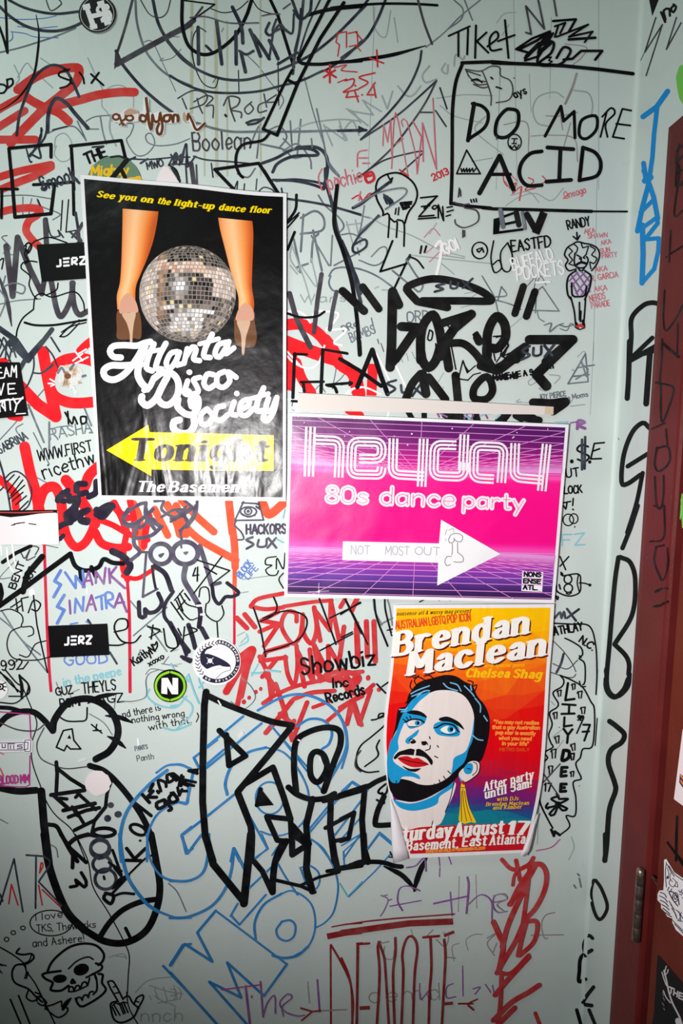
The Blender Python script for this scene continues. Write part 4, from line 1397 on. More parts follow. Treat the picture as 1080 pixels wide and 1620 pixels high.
graffiti('handwritten_note', 'small note in black pen reading and there is nothing wrong with that', """
E0 k 5 Th: 700,272 915,228 40 nd there is
E0 k 5 Th: 752,302 1050,262 36 nothing wrong
E0 k 5 Th: 850,345 1090,300 40 with that.
E1 k 6: 150,245 158,265 145,295; 153,252 156,256
E0 g 5 Th: 770,460 840,448 24 PANTS
E0 g 5 Th: 782,520 875,505 32 Panth
""")
graffiti('teal_loop', 'faint teal loops around the round green sticker', """
E0 t 11: 850,110 838,150 900,200 1000,212 1060,150; 930,330 1000,342 1085,310; 1040,40 1080,70
E1 t 11: 60,150 120,200 110,260 30,340; 0,205 40,200; 100,30 130,120 160,190; 160,100 200,60 270,70; 460,20 520,15; 540,0 620,10
E1 t 8: 200,140 160,60 170,20
E1 g 5: 400,40 460,100 480,160 440,210 400,220 340,180
E0 g 6: 690,178 760,178 830,150 830,60 850,20 900,0
""")
graffiti('blue_lettering', 'large blue outlined bubble letters across the lower wall', """
E0 c 20: 950,572 850,652 750,762 700,862 682,980 690,1090
F0 c 20: 680,0 700,150 740,270 830,390 900,440
F0 c 13: 890,435 1000,475 1085,475
E0 c 13: 890,585 950,545 1020,540 1085,562; 1070,660 1065,760 1010,755 920,800 870,860 840,950 835,1090
F0 c 13: 835,0 850,130 910,230 990,265 1085,265
E0 c 18 l: 1090,895 1035,940 1060,1045 1095,1015
E1 c 14: 0,540 60,540 120,570
E1 c 16 l: 125,590 90,760 20,750
E1 c 15: 495,230 600,170 700,140 800,150 900,200 970,280 1000,380 985,480 900,635
E1 c 14: 720,320 790,280 870,290 915,350 900,420 860,450
E1 c 14 l: 410,265 200,440; 515,305 200,560; 260,400 130,500 160,560; 300,455 200,540
E1 c 16: 320,710 310,640 350,540 440,470 540,442
E1 c 10: 540,442 640,470 720,560 780,690 775,820 720,900 640,940 570,940 510,920
E1 c 12 O: 563,730,80,92
E1 c 15 l: 360,710 210,830 60,945 95,1045 172,940
E1 c 11 l: 440,820 550,1020 480,1070
E1 c 9 l: 530,265 700,480 860,690; 580,330 790,570
E1 c 11 l: 780,915 900,770; 790,925 1030,640 1090,680; 930,945 1090,735; 950,740 1030,640
E1 c 8: 580,1050 620,1000 720,970 800,970 860,1010 900,1070
E1 c 13 l: 340,1090 355,1015 390,1090
F1 c 16: 215,0 210,120 180,220 100,265 -5,265
F1 c 17: 358,80 345,200 310,310 230,410 100,470 -5,476
F1 c 16 l: 358,80 430,220
F1 c 10 l: 515,0 550,80 480,140; 60,0 95,110 172,10
F1 c 12 l: 340,465 380,395; 345,465 390,515 540,345; 440,312 580,180
F1 c 14: 482,600 478,500 530,400 630,338
F1 c 10: 630,338 690,322 770,365 812,430 820,540 780,640 690,700
F1 c 16: 580,690 640,705 720,690 780,640
F1 c 12: 630,500 600,545 615,590 660,607 700,580 708,520 680,490 630,497
F1 c 11 l: 255,435 660,740
F1 c 14 l: 660,740 530,920 320,730 400,930 218,840 435,1085
F1 c 15 l: 255,435 150,560 235,725 80,625 0,735; 0,790 265,1085
F1 c 9: 610,170 650,240 720,345; 575,120 620,60 700,38 800,30 900,140 950,280 930,430 880,500 825,532
F1 c 9: 735,190 790,180 840,220 840,290 790,322 735,190
F1 t 8 l: 960,280 1005,355 1085,270
F0 c 20 l: 970,745 1040,635
F0 c 14 l: 1040,630 1085,625; 928,750 1085,915
F2 c 8 l: 40,355 190,210 280,110; 10,100 120,0; 15,190 10,100; 140,100 215,0; 215,0 285,60
E2 c 12 : 0,280 20,350 32,440 0,560
E2 c 9 l: 0,690 60,635 100,660; 0,960 100,850; 0,1000 100,940; 10,1075 110,930; 130,1040 215,925 285,985; 150,680 100,760
""")
graffiti('pointed_letters', 'big black angular outlined letters over the blue ones', """
E1 k 38 l: 200,125 190,200 182,500 180,750 195,950 240,1090
F1 k 40 l: 195,0 240,170 330,280 415,385
F1 k 44 l: 415,395 435,200 455,0
E1 k 38 l: 455,1085 460,950 455,890 380,700
E1 k 34: 205,145 300,190 400,230 560,290 690,315
E1 k 36 l: 685,325 560,480 400,670 380,695
E1 k 32 l: 275,345 425,490 330,545 315,370
E1 k 34 l: 420,650 580,555 640,720 680,850
E1 k 30 l: 545,835 680,850 ; 548,845 605,970 640,975
E1 k 30 l: 680,850 690,1055 780,995
E1 k 40 l: 690,890 770,985
E1 k 26: 510,680 500,730 490,770
E1 k 2 fl: 510,675 585,770 488,778
E1 k 36 l: 805,735 770,880 778,1000 775,1090
E1 k 36 l: 655,975 595,1090
E1 k 34: 712,690 700,550 712,410 780,355 880,328 955,345 965,420 930,520 905,590
E1 k 36 l: 905,590 870,690
E1 k 33 c: 825,465 795,500 795,600 832,640 868,605 888,550 868,485
E1 k 30: 870,500 895,570 880,610
E1 k 32: 668,668 720,710 800,737 880,730 930,705
E1 k 30 l: 870,745 930,730 1085,685
E1 k 34 l: 910,735 905,900 930,1090
E1 k 24 l: 880,900 1042,815 1010,958 930,975
F1 k 36: 640,40 595,150 580,260 578,330
F1 k 30 l: 455,135 520,210 575,330
F1 k 20 l: 590,260 740,295 818,330
F1 k 34 l: 688,0 690,115 785,55
F1 k 38 l: 780,40 770,200 805,325
F1 k 18 l: 740,290 840,245 950,218
F1 k 34 l: 912,0 930,120 950,210
F1 k 22 l: 890,210 1085,180
F1 k 22 l: 1020,175 1090,152
F1 k 44 l: 705,0 770,50
E2 k 28 l: -10,712 130,665 155,660
E2 k 30: 150,665 200,635 255,612
E2 k 32 l: 130,680 115,850 130,1090
F2 k 32 l: 125,0 130,90 150,160
E2 k 30: 240,722 205,800 190,870 205,885 282,882
E2 k 24 l: -5,850 70,812 40,960 -5,975
F2 k 26: -10,192 100,170 150,158 230,160 300,180 340,185
F2 k 20: 50,175 100,155 150,155
F2 k 26 t: 240,182 330,225 380,270 420,322
F2 k 30 t: 412,325 425,270 450,200 485,130
F2 k 7 l: 275,100 290,130; 270,130 290,132
""")
graffiti('handwritten_tag', 'black King Gorilla handwriting leaning upwards', """
E0 k 20 l: 810,710 850,755; 870,690 840,722 ; 850,690 870,650; 835,725 890,725
E0 k 18 l: 902,700 895,690
E0 k 17: 915,690 900,630 940,640 945,665
E0 k 18: 985,590 950,600 960,640 1000,610 985,590 1020,620 1030,660
E0 k 20: 930,740 890,760 900,790 940,770 935,740 975,790 960,800
E0 k 20: 985,700 960,730 975,755 1010,740 985,700
E0 k 16 l: 1010,670 1020,715 1035,680; 1045,690 1060,690; 1020,640 1070,660
E1 k 16 l: 0,600 30,630 70,610; 50,620 140,640; 65,640 130,660; 0,700 30,720; 40,690 90,690; 100,575 150,590; 60,600 45,660
E1 k 14 fl: 95,565 160,560 150,600
""")
graffiti('pen_lettering', 'outlined letters A R in black and red at the lower left', """
F0 b 11 l: 0,400 80,140 130,440; 0,340 15,380
F0 R 9 l: 50,395 65,285 102,402
F0 b 11 l: 150,118 250,125; 205,120 202,420
F0 b 11: 250,125 285,165 220,270
F0 b 10 l: 220,270 350,405
F0 R 9: 225,220 235,162 245,178 225,220
F0 R 9 l: 220,290 240,402; 240,315 342,412
""")
graffiti('speech_bubble', 'speech bubble note I love TKS, The works and Ashere', """
F0 k 7 O: 290,505,120,73
F0 k 5 Th: 205,492 355,470 38 I love
F0 k 5 Th: 208,556 545,530 40 TKS, Theworks
F0 k 5 Th: 185,642 480,610 44 and Ashere!
F0 k 6 O: 130,533,13,11; 75,560,13,11; 37,598,13,12
""")
graffiti('skull_doodle', 'grinning cartoon skull in thick black marker', """
F0 k 14: 270,780 290,735 330,690 400,640 480,622 550,635 590,680 585,720 560,745
F0 k 14: 345,778 270,788 240,800 262,825 300,845 288,885 345,890 390,862
F0 k 4 fO: 340,822,40,24,-5; 462,770,45,33,-18
F0 k 4 f: 398,850 412,818 434,848
F0 k 9: 390,765 440,720 500,698 530,712
F0 k 13: 545,735 578,745 575,770 520,800
F0 k 13: 560,795 585,800 580,845 602,885 560,930 470,980 440,960 430,935
F0 k 11: 490,815 540,800 552,880 530,912
F0 k 10: 390,895 395,870 415,870 420,892 432,865 450,862 456,882 470,845 490,842 498,858 510,818
F0 k 9: 390,895 420,895 460,880 500,860
F0 k 10: 435,948 440,930 460,930 467,945 475,920 495,915 502,930 510,900 530,895
F0 k 9 l: 540,810 552,840
""")
graffiti('hand_doodle', 'skeleton hand gesture in black pen beside the skull', """
F0 k 10: 612,840 640,835 670,880 700,940
F0 k 10: 612,840 630,880 672,952
F0 k 11: 670,950 632,962 632,1000 650,1055 695,1072 760,1040 790,980
F0 k 10: 700,935 730,920 755,960 790,990
F0 k 10: 765,960 780,930 812,915 815,935 790,985
F0 k 9 l: 650,975 682,1030; 678,960 702,1022; 702,955 728,1015; 640,985 660,1030; 690,960 712,1018
F0 k 8 l: 655,905 682,900; 645,870 655,865; 770,950 790,955
F0 k 8: 640,975 660,960 680,970 700,955 720,960
""")
graffiti('snake_doodle', 'coiled creature drawn in thin black pen', """
F0 k 11: 110,650 92,675 130,685 180,680 192,705 150,738 90,745 68,790 85,845 160,880 200,920 240,955
F0 k 8: 180,680 165,720 120,740; 75,770 90,745 130,740 150,780 140,820
F0 k 8: -5,640 80,690 140,740 150,780 200,850 260,970 315,1085; 160,785 150,820
F0 k 10 l: 58,940 120,1085; 105,918 172,1085
F0 k 9: 160,890 150,930 190,950 230,915 200,900; 210,950 210,925 240,930 265,960 240,975 215,960; 250,970 270,990 255,995
F0 k 9: 260,980 300,970 350,950 350,980 385,990 375,1020 330,1042 280,1010 255,980
F0 k 3 f: 350,990 370,950 408,930 380,980 358,1005
F0 k 7 l: 0,740 35,748; -5,770 10,790
F0 b 12: 0,740 10,745
""")
graffiti('violet_lettering', 'faded violet handwriting along the bottom of the wall', """
F1 V 8 l: 290,885 510,857
F1 v 13 l: 425,865 450,1085
F1 v 10 l: 510,840 525,1040
F1 v 9: 525,1035 550,960 590,920 595,1020; 640,1035 635,980 690,930 665,910 620,960 650,1010 720,1035 760,1030
F1 v 12 l: 835,830 848,1010
F1 a 8 l: 780,840 790,960; 850,1005 1000,998
F1 V 4 fO: 460,925,4,10; 848,1003,8,8
F2 v 8: 225,348 265,370 245,430 222,465; 240,350 260,345; 285,370 270,375
F2 v 7: 345,435 318,380 330,310 380,295 445,322; 275,410 450,378
F2 v 10 l: 620,330 630,462; 525,395 720,352
F2 v 10: 715,245 722,300 710,450
F2 v 7: 720,400 790,345 850,380 855,485; 860,390 940,370 920,342 870,352 862,410 890,445 940,440
F2 a 7: 230,620 270,610; 245,640 240,700 290,710 300,660; 480,585 520,545; 540,600 590,640 610,580 580,560; 600,700 650,705; 830,590 880,565 830,620 870,690
F2 a 7 Th: 150,960 560,940 90 demd
F2 v 8: 690,750 692,920; 635,850 600,870 600,930 650,925; 750,880 790,870 760,910; 820,855 850,900; 860,860 870,910; 445,850 450,940 500,890 510,940
F2 v 8: 555,130 560,180; 370,190 420,180 470,135 480,210; 560,190 558,240; 610,125 625,170
F3 a 7: 0,350 60,340 75,370 20,400 60,440; 350,445 300,460 275,510 290,590 310,590; 215,575 400,572; 0,670 20,620
""")
graffiti('red_lettering', 'tall thin dark red DENOTE under two red bars', """
F1 D 12 l: 910,632 912,1085
F1 D 13: 912,630 970,730 1020,840 1038,960 1032,1085
F1 D 12 l: 1062,622 1058,1085; 1060,622 1090,620
F1 D 34 lq: 890,582 1000,560 1085,552
F1 D 9 l: 918,527 1000,512 1085,506
F2 D 9 l: -5,518 150,495 300,480 640,455
F2 D 36 lq: -5,563 200,533 380,508 632,497
F2 D 13: 0,705 40,800 58,900 62,1090
F2 D 13 l: 155,622 92,626 85,1085
F2 D 22 lq: 103,990 162,987
F2 D 13: 200,1085 215,800 205,640 218,615
F2 D 12: 210,612 240,700 250,800 268,1090
F2 D 13: 305,590 305,680 292,800 300,1085
F2 D 13: 340,1085 350,800 345,680 370,595 405,585 430,650 415,800 405,1085
F2 D 14 l: 465,587 552,580
F2 D 13: 505,590 510,760 500,900 495,1090
F2 D 13: 570,1085 580,900 590,700 583,600
F2 D 18 lq: 583,578 638,556
F2 D 18 lq: 585,966 632,962
F2 D 10: 665,965 745,965; 770,940 720,968 750,1000
F1 D 10 l: 740,990 805,1010 745,1060; 800,1010 850,1005
""")
graffiti('red_tag', 'tall looping dark red tag at the lower right', """
F3 T 26: 50,145 95,192 140,205
F3 T 26: 228,135 205,170 150,200
F3 T 26: 130,150 145,220 152,260
F3 T 18: 140,200 118,240 110,290
F3 T 26: 90,400 190,265 245,170
F3 T 28: 225,170 275,175 302,230 290,320 240,420 175,490
F3 T 24: 205,190 195,300 180,420 165,520
F3 T 28: 185,470 130,600 60,720 20,790
F3 T 30: 0,500 35,580 55,640 30,780
F3 T 30: 190,280 90,500 50,640
F3 T 26: 175,500 240,495 250,540 225,620 150,690
F3 T 26: 190,490 160,600 140,690
F3 T 24: 20,785 100,790 200,690
F3 T 30: 10,915 90,820 200,700
F3 T 30: 0,1060 100,960 200,900 260,860
F3 T 24: 45,800 40,950 25,1080
F3 T 24: 240,1020 268,1090
F3 T 30: 20,1090 120,990
F2 T 28: 960,400 1010,300 1080,200
""")

# hole of flaked paint where something was torn off the wall
m, nt, b = base_mat('bare_plaster', 0.8)
f = noise(nt, 55, 5, 0.8)
nt.links.new(ramp(nt, f, [(0.36, rgb(108, 92, 84)), (0.44, rgb(196, 162, 130)), (0.52, rgb(222, 220, 218)), (0.6, rgb(212, 216, 216))]), b.inputs['Base Color'])
bump(nt, b, f, 0.5, 0.003)
tf = tile('C0'); rnd = random.Random(4)
pl = [tf(400 + (72 + rnd.uniform(-14, 14)) * math.cos(a), 195 + (68 + rnd.uniform(-14, 14)) * math.sin(a)) for a in [2 * math.pi * i / 30 for i in range(30)]]
pc = Piece(wall, LAY, lambda c: m); pc.fill(pl, 'k'); pc.build('bare_patch', wall_back, 'flaked patch of bare plaster inside the red letter')
m_hole, nt, b = base_mat('screw_hole_brown', 0.8); b.inputs['Base Color'].default_value = rgb(118, 74, 34)
pc = Piece(wall, LAY, lambda c: m_hole)
pc.fill([tf(385 + 20 * math.cos(a), 198 + 17 * math.sin(a)) for a in [2 * math.pi * i / 14 for i in range(14)]], 'k')
pc.build('screw_hole', wall_back, 'rusty brown screw hole in the bare patch')
graffiti('paint_flecks', 'white scratches and flecks around the bare patch', """
C0 w 9 l: 420,130 500,90; 415,110 470,70; 440,75 490,45; 285,215 310,230; 275,240 300,240; 290,255 310,245; 430,60 470,110
C0 g 14: 330,180 350,150 370,180; 420,130 400,160; 470,200 485,195
C0 W 10 l: 400,250 440,290; 420,260 430,300
A0 k 2 fO: 5,5,1,1
E1 W 20 l: 390,378 408,362
E1 w 8 l: 270,175 285,200; 725,398 735,402; 850,500 855,515
D1 w 12 l: 150,570 180,568; 172,620 192,618
E0 w 12: 785,395 788,425
E3 W 12: 588,485 590,505
F3 g 10: 490,250 500,300; 480,225 490,235; 460,290 470,305
""")

# ---- the narrow side wall
LAY_S = Layers()
graffiti('blue_lettering', 'bright blue letters painted down the side wall', """
A3 u 30 l: 992,520 930,608 852,665
A3 u 26 l: 932,615 915,760 905,900 885,1030
A3 u 28 l: 855,930 868,1020
A3 u 34 l: 862,1030 895,1010
B3 u 26 l: 855,0 885,70; 895,0 880,60
B3 u 28 l: 885,70 850,200 820,345
B3 u 28 l: 885,70 912,150 935,270
B3 u 24 l: 838,238 912,165
B3 u 30 l: 848,310 852,480 846,640
B3 u 24 l: 850,325 932,265 935,300 862,392 942,385
B3 u 24 l: 942,385 938,460 915,560 850,635
""", side, wall_right, LAY_S)
graffiti('black_lettering', 'thick black capital letters painted down the side wall', """
B3 k 28: 775,1085 785,950 788,840 850,770 905,752 960,765
B3 k 30 l: 785,1078 925,1000
C3 k 30: 775,0 770,200 762,325
C3 k 26 l: 792,88 905,-20
C3 k 30 l: 800,85 905,55
C3 k 34 l: 892,55 870,355
C3 k 27: 890,495 850,465 790,520 742,650 730,800 762,812 838,760
C3 k 26 l: 765,712 880,640
C3 k 25: 850,750 815,920 762,1090
D3 k 26 l: 822,0 780,130 735,242
D3 k 27: 712,295 690,450 660,800 645,1000 668,1072 712,1084 765,1030 775,960
D3 k 27: 722,293 780,325 808,430 790,620 690,790
D3 k 27: 690,790 750,850 772,900 770,960
E3 k 28: 637,0 645,110 688,155 740,115 768,50
E3 k 30: 662,292 700,320 745,365 730,412 670,455 655,530 690,640 695,690 660,800 645,1000 634,1085
F3 k 26 l: 636,0 637,150
F3 k 20 c: 572,262 555,340 575,440 605,485 638,450 648,400 620,320 595,278
F3 k 20: 565,592 540,575 515,630 525,700
F3 k 22: 560,660 500,700 490,780 488,838 525,825
F3 k 22: 570,870 525,930 512,965 560,975
F3 k 20 l: 475,1000 500,1090; 545,1000 582,1090
""", lambda px, py, h: (side(px, py, h) if (side(px, py, h)[1] < -0.002) else wall(px, py, h)), wall_right, LAY_S)
graffiti('pen_marks', 'small black and grey marks at the top of the side wall', """
A3 k 4 fl: 885,-10 945,-10 905,92
A3 k 14 l: 955,70 978,125 970,75
A3 k 13: 980,110 970,60 1000,50 1005,90; 1030,30 1010,50 1025,70 1040,40 1025,25
A3 p 8 l: 925,100 862,298 962,140 870,430; 1042,100 985,282 1068,130
A3 g 4 l: 860,300 820,380
C3 g 5: 690,590 700,540 715,560
C3 W 8 l: 598,250 600,310
""", side, wall_right, LAY_S)
graffiti('green_smear', 'bright green smear of paint on the side wall above the frame', """
A3 n 40: 1075,390 1060,450 1085,500
A3 n 40: 1062,470 1080,560 1110,580
A3 n 30: 1090,400 1095,560
""", side, wall_right, LAY_S)
# ---- marker on the frame and the door
LAY_F = Layers()
graffiti('marker_lettering', 'black marker letters scrawled down the maroon frame', """
B3 h 11: 1060,-150 1040,-60 1060,0 1030,250 1080,225
A3 h 12: 1075,830 1045,860; 1075,890 1040,930; 1050,880 1040,1060 1080,1030; 1045,985 1080,965
B3 h 11 l: 1045,90 1080,80; 1000,480 1085,425; 1010,340 1000,520
B3 h 12 fO: 985,492,5,6
B3 h 10: 975,680 968,850 985,910 1040,840 1075,770
B3 h 10 l: 960,975 1060,1060; 1050,870 1046,1060; 962,960 958,1080
C3 h 10 l: 960,10 955,120 945,245; 962,15 1052,92
C3 h 11: 925,235 1000,250 1025,275 1000,370 958,455 952,250
C3 h 10 l: 975,465 900,500; 982,500 990,590
C3 h 11: 928,610 990,600 1005,660 990,705 940,740 918,700 930,605
C3 h 10: 918,770 928,930 955,948 968,860 968,765
D3 h 10: 972,0 968,180 890,205
D3 h 10: 915,0 950,12 965,0; 925,235 970,225; 925,240 915,320 955,425
D3 h 8: 990,240 992,330 975,410 955,425
D3 h 14 l: 922,490 955,472; 975,470 985,474; 915,574 950,568; 962,560 985,550
""", frame, door_1, LAY_F)
LAY_D = Layers()
graffiti('marker_arrow', 'thick black arrow marked on the maroon door', """
E3 k 14 l: 1046,835 1042,1000 1040,1085
E3 k 12 l: 992,985 1085,1100
F3 k 15 l: 1042,-10 1040,110
F3 k 11 l: 992,45 1085,185
""", door, door_1, LAY_D)
graffiti('green_scribble', 'bright green scribbled lines on the door', """
C3 n 7 l: 1075,870 1065,1010; 1082,880 1075,1020; 1070,900 1078,1060; 1068,940 1085,960
D3 n 7 l: 1075,0 1068,60; 1082,10 1078,90
""", door, door_1, LAY_D)

# ================================================================== POSTERS
def quad_uv(q):
    (ax, ay), (bx, by), (cx, cy), (dx, dy) = q          # top left, top right, bottom right, bottom left
    return lambda u, v: ((ax * (1 - u) + bx * u) * (1 - v) + (dx * (1 - u) + cx * u) * v, (ay * (1 - u) + by * u) * (1 - v) + (dy * (1 - u) + cy * u) * v)
def edge_pts(uv, n=10, wob=None):
    P = [(i / n, 0) for i in range(n)] + [(1, i / n) for i in range(n)] + [(1 - i / n, 1) for i in range(n)] + [(0, 1 - i / n) for i in range(n)]
    return [uv(*p) for p in P]
def printed_grid(name, uv, nu, nv, mapper, colour, mat, parent, h=3e-5, flat=False, jit=0):
    """a printed area whose colours vary: one colour per corner (or per facet) of a fine grid"""
    V, Fc = [], []; rnd = random.Random(3)
    uvs = []
    for j in range(nv + 1):
        for i in range(nu + 1):
            u, v = i / nu, j / nv
            if jit and 0 < i < nu and 0 < j < nv: u += rnd.uniform(-jit, jit) / nu; v += rnd.uniform(-jit, jit) / nv
            uvs.append((u, v)); V.append(mapper(*uv(u, v), h))
    for j in range(nv):
        for i in range(nu):
            a = j * (nu + 1) + i; b, c, d = a + 1, a + nu + 2, a + nu + 1
            if flat:
                if (i + j) % 2: Fc += [(a, d, b), (b, d, c)]
                else: Fc += [(a, d, c), (a, c, b)]
            else: Fc.append((a, d, c, b))
    me = bpy.data.meshes.new(name); me.from_pydata(V, [], Fc); me.materials.append(mat)
    at = me.color_attributes.new('print', 'FLOAT_COLOR', 'CORNER'); cols = []
    for p in me.polygons:
        if flat:
            uvm = [uvs[i] for i in p.vertices]; c = colour(sum(q[0] for q in uvm) / len(uvm), sum(q[1] for q in uvm) / len(uvm), rnd)
            cc = rgb(*c)
            for _ in p.vertices: cols += cc
        else:
            for i in p.vertices: cols += rgb(*colour(uvs[i][0], uvs[i][1], rnd))
    at.data.foreach_set('color', cols)
    o = bpy.data.objects.new(name, me); COL.objects.link(o); o.parent = parent
    return o
def stops(tab, t):
    t = max(tab[0][0], min(tab[-1][0], t))
    for (a, ca), (b, cb) in zip(tab, tab[1:]):
        if a <= t <= b:
            f = (t - a) / (b - a + 1e-9); return tuple(ca[k] + (cb[k] - ca[k]) * f for k in range(3))
    return tab[-1][1]

class Print:
    """inks on one sheet"""
    def __init__(self, mapper, family, sheet_obj, palette):
        self.map, self.fam, self.o, self.pal, self.lay = (lambda x, y, h: mapper(x, y, h + 6e-5)), family, sheet_obj, palette, Layers()
    def put(self, name, data, label=None, sub=None):
        pc = Piece(self.map, self.lay, lambda c: self.fam(self.pal[c])); draw(pc, data, sub)
        return pc.build(name, self.o, label)

# ---- black party poster
def crease(zlow, zhigh, smin, smax, sx, sz):
    def f(nt, b):
        g = nt.nodes.new('ShaderNodeNewGeometry'); sep = nt.nodes.new('ShaderNodeSeparateXYZ'); nt.links.new(g.outputs['Position'], sep.inputs[0])
        mr = nt.nodes.new('ShaderNodeMapRange'); mr.inputs['From Min'].default_value = zhigh; mr.inputs['From Max'].default_value = zlow
        mr.inputs['To Min'].default_value = smin; mr.inputs['To Max'].default_value = smax; nt.links.new(sep.outputs['Z'], mr.inputs['Value'])
        n1 = noise(nt, 1.0, 2, 1.2, (sx, sx, sz)); n2 = noise(nt, 13.0, 2, 0.4); n3 = noise(nt, 75.0, 2, 0.3)
        mu = nt.nodes.new('ShaderNodeMath'); mu.operation = 'MULTIPLY'; nt.links.new(n1, mu.inputs[0]); nt.links.new(mr.outputs[0], mu.inputs[1])
        ad = nt.nodes.new('ShaderNodeMath'); ad.operation = 'MULTIPLY_ADD'; nt.links.new(n2, ad.inputs[0]); ad.inputs[1].default_value = 0.55; nt.links.new(mu.outputs[0], ad.inputs[2])
        ae = nt.nodes.new('ShaderNodeMath'); ae.operation = 'MULTIPLY_ADD'; nt.links.new(n3, ae.inputs[0]); ae.inputs[1].default_value = 0.05; nt.links.new(ad.outputs[0], ae.inputs[2])
        bump(nt, b, ae.outputs[0], 1.0, 0.006)
    return f
def z_at(py): return on_back(300, py, 0)[2]
fam1 = print_family('black_poster_print', 0.29, 0.32, crease(z_at(760), z_at(560), 0.06, 0.62, 19.0, 5.0))
Q1 = ((127, 276), (453, 306), (452, 793), (156, 790))
map1 = lifted(on_back, 0.0022, 0.0045, 150, 453)
uv1 = quad_uv(Q1)
top_wave = lambda u: 2.0 * math.sin(u * 9 + .6) * u
out1 = [(uv1(i / 16, 0)[0], uv1(i / 16, 0)[1] + top_wave(i / 16)) for i in range(16)] + [uv1(1, i / 8) for i in range(8)] + [uv1(1 - i / 8, 1) for i in range(8)] + [uv1(0, 1 - i / 8) for i in range(8)]
poster1 = sheet('party_poster', out1, map1, fam1((238, 236, 240)))
prop(poster1, 'black glossy poster with two legs in heels, a mirror ball and a yellow arrow', 'poster')
PAL1 = {'d': (11, 9, 12), 'y': (255, 222, 0), 'w': (246, 242, 246), 'e': (52, 42, 44), 'E': (212, 158, 134), 'z': (112, 72, 44), 'Z': (208, 172, 146), 'x': (86, 52, 32), 'H': (250, 236, 226)}
P1 = Print(map1, fam1, poster1, PAL1)
P1.o = poster1
mu, mv = 0.0165, 0.0125
ins = [uv1(*p) for p in ([(mu + (1 - 2 * mu) * i / 16, mv) for i in range(16)] + [(1 - mu, mv + (1 - 2 * mv) * i / 8) for i in range(8)] + [(1 - mu - (1 - 2 * mu) * i / 8, 1 - mv) for i in range(8)] + [(mu, 1 - mv - (1 - 2 * mv) * i / 8) for i in range(8)])]
ins = [(x, y + (top_wave(i / 16) if i < 17 else 0)) for i, (x, y) in enumerate(ins)]
pc = Piece(P1.map, P1.lay, lambda c: fam1(PAL1[c])); pc.fill(ins, 'd'); pc.build('printed_background', poster1, 'black printed background')
LEG = [(0.0, (232, 132, 66)), (0.12, (248, 172, 110)), (0.4, (254, 204, 152)), (0.7, (246, 156, 84)), (0.9, (226, 108, 40)), (1.0, (196, 88, 34))]
def leg(Lb, Rb, tl, nm, tone):
    tf = tile(tl); L = smooth([tf(*p) for p in Lb], fixed=4); R = smooth([tf(*p) for p in Rb], fixed=4)
    n = min(len(L), len(R))
    def uv(u, v):
        k = min(n - 1, v * (n - 1)); i = int(min(n - 2, k)); f = k - i
        a = (L[i][0] + (L[i + 1][0] - L[i][0]) * f, L[i][1] + (L[i + 1][1] - L[i][1]) * f); b = (R[i][0] + (R[i + 1][0] - R[i][0]) * f, R[i][1] + (R[i + 1][1] - R[i][1]) * f)
        return a[0] + (b[0] - a[0]) * u, a[1] + (b[1] - a[1]) * u
    printed_grid(nm, uv, 12, n - 1, map1, lambda u, v, r: stops(LEG, min(1, u * (1 + .12 * math.sin(6 * v))) if not tone else min(1, u + .12 * v)), fam1('attr'), poster1, 2.2e-4)
leg([(698, 216), (697, 300), (694, 420), (690, 540), (682, 640), (665, 712), (668, 790)], [(902, 233), (893, 300), (872, 400), (838, 500), (800, 590), (772, 670), (772, 790)], 'B0', 'printed_leg', 0)
leg([(270, 268), (282, 340), (310, 450), (338, 560), (365, 650), (385, 720), (386, 800)], [(464, 287), (470, 350), (468, 450), (464, 560), (462, 660), (474, 745), (472, 800)], 'B1', 'printed_leg', 1)
P1.lay.cells = {c: 9 for c in [(i, j) for i in range(0, 80) for j in range(20, 130)]}
P1.put('printed_shoe', """
B0 z f: 668,800 665,900 668,955 720,962 760,955 800,955 805,880 788,800 730,790
B0 E f: 735,698 708,708 684,750 678,800 690,815 735,808 784,806 782,770 765,730
B0 Z f: 695,818 735,810 772,808 762,870 755,930 752,990 740,990 738,930 722,870
""")
P1.put('printed_shoe', """
B1 z f: 372,830 362,900 366,970 400,1002 470,1004 486,970 490,940 478,860 470,800
B1 E f: 420,754 392,780 374,820 372,852 415,856 466,852 474,820 464,785 445,762
B1 Z f: 376,860 412,855 452,858 440,910 428,950 418,1042 405,1040 402,960 396,920
""")
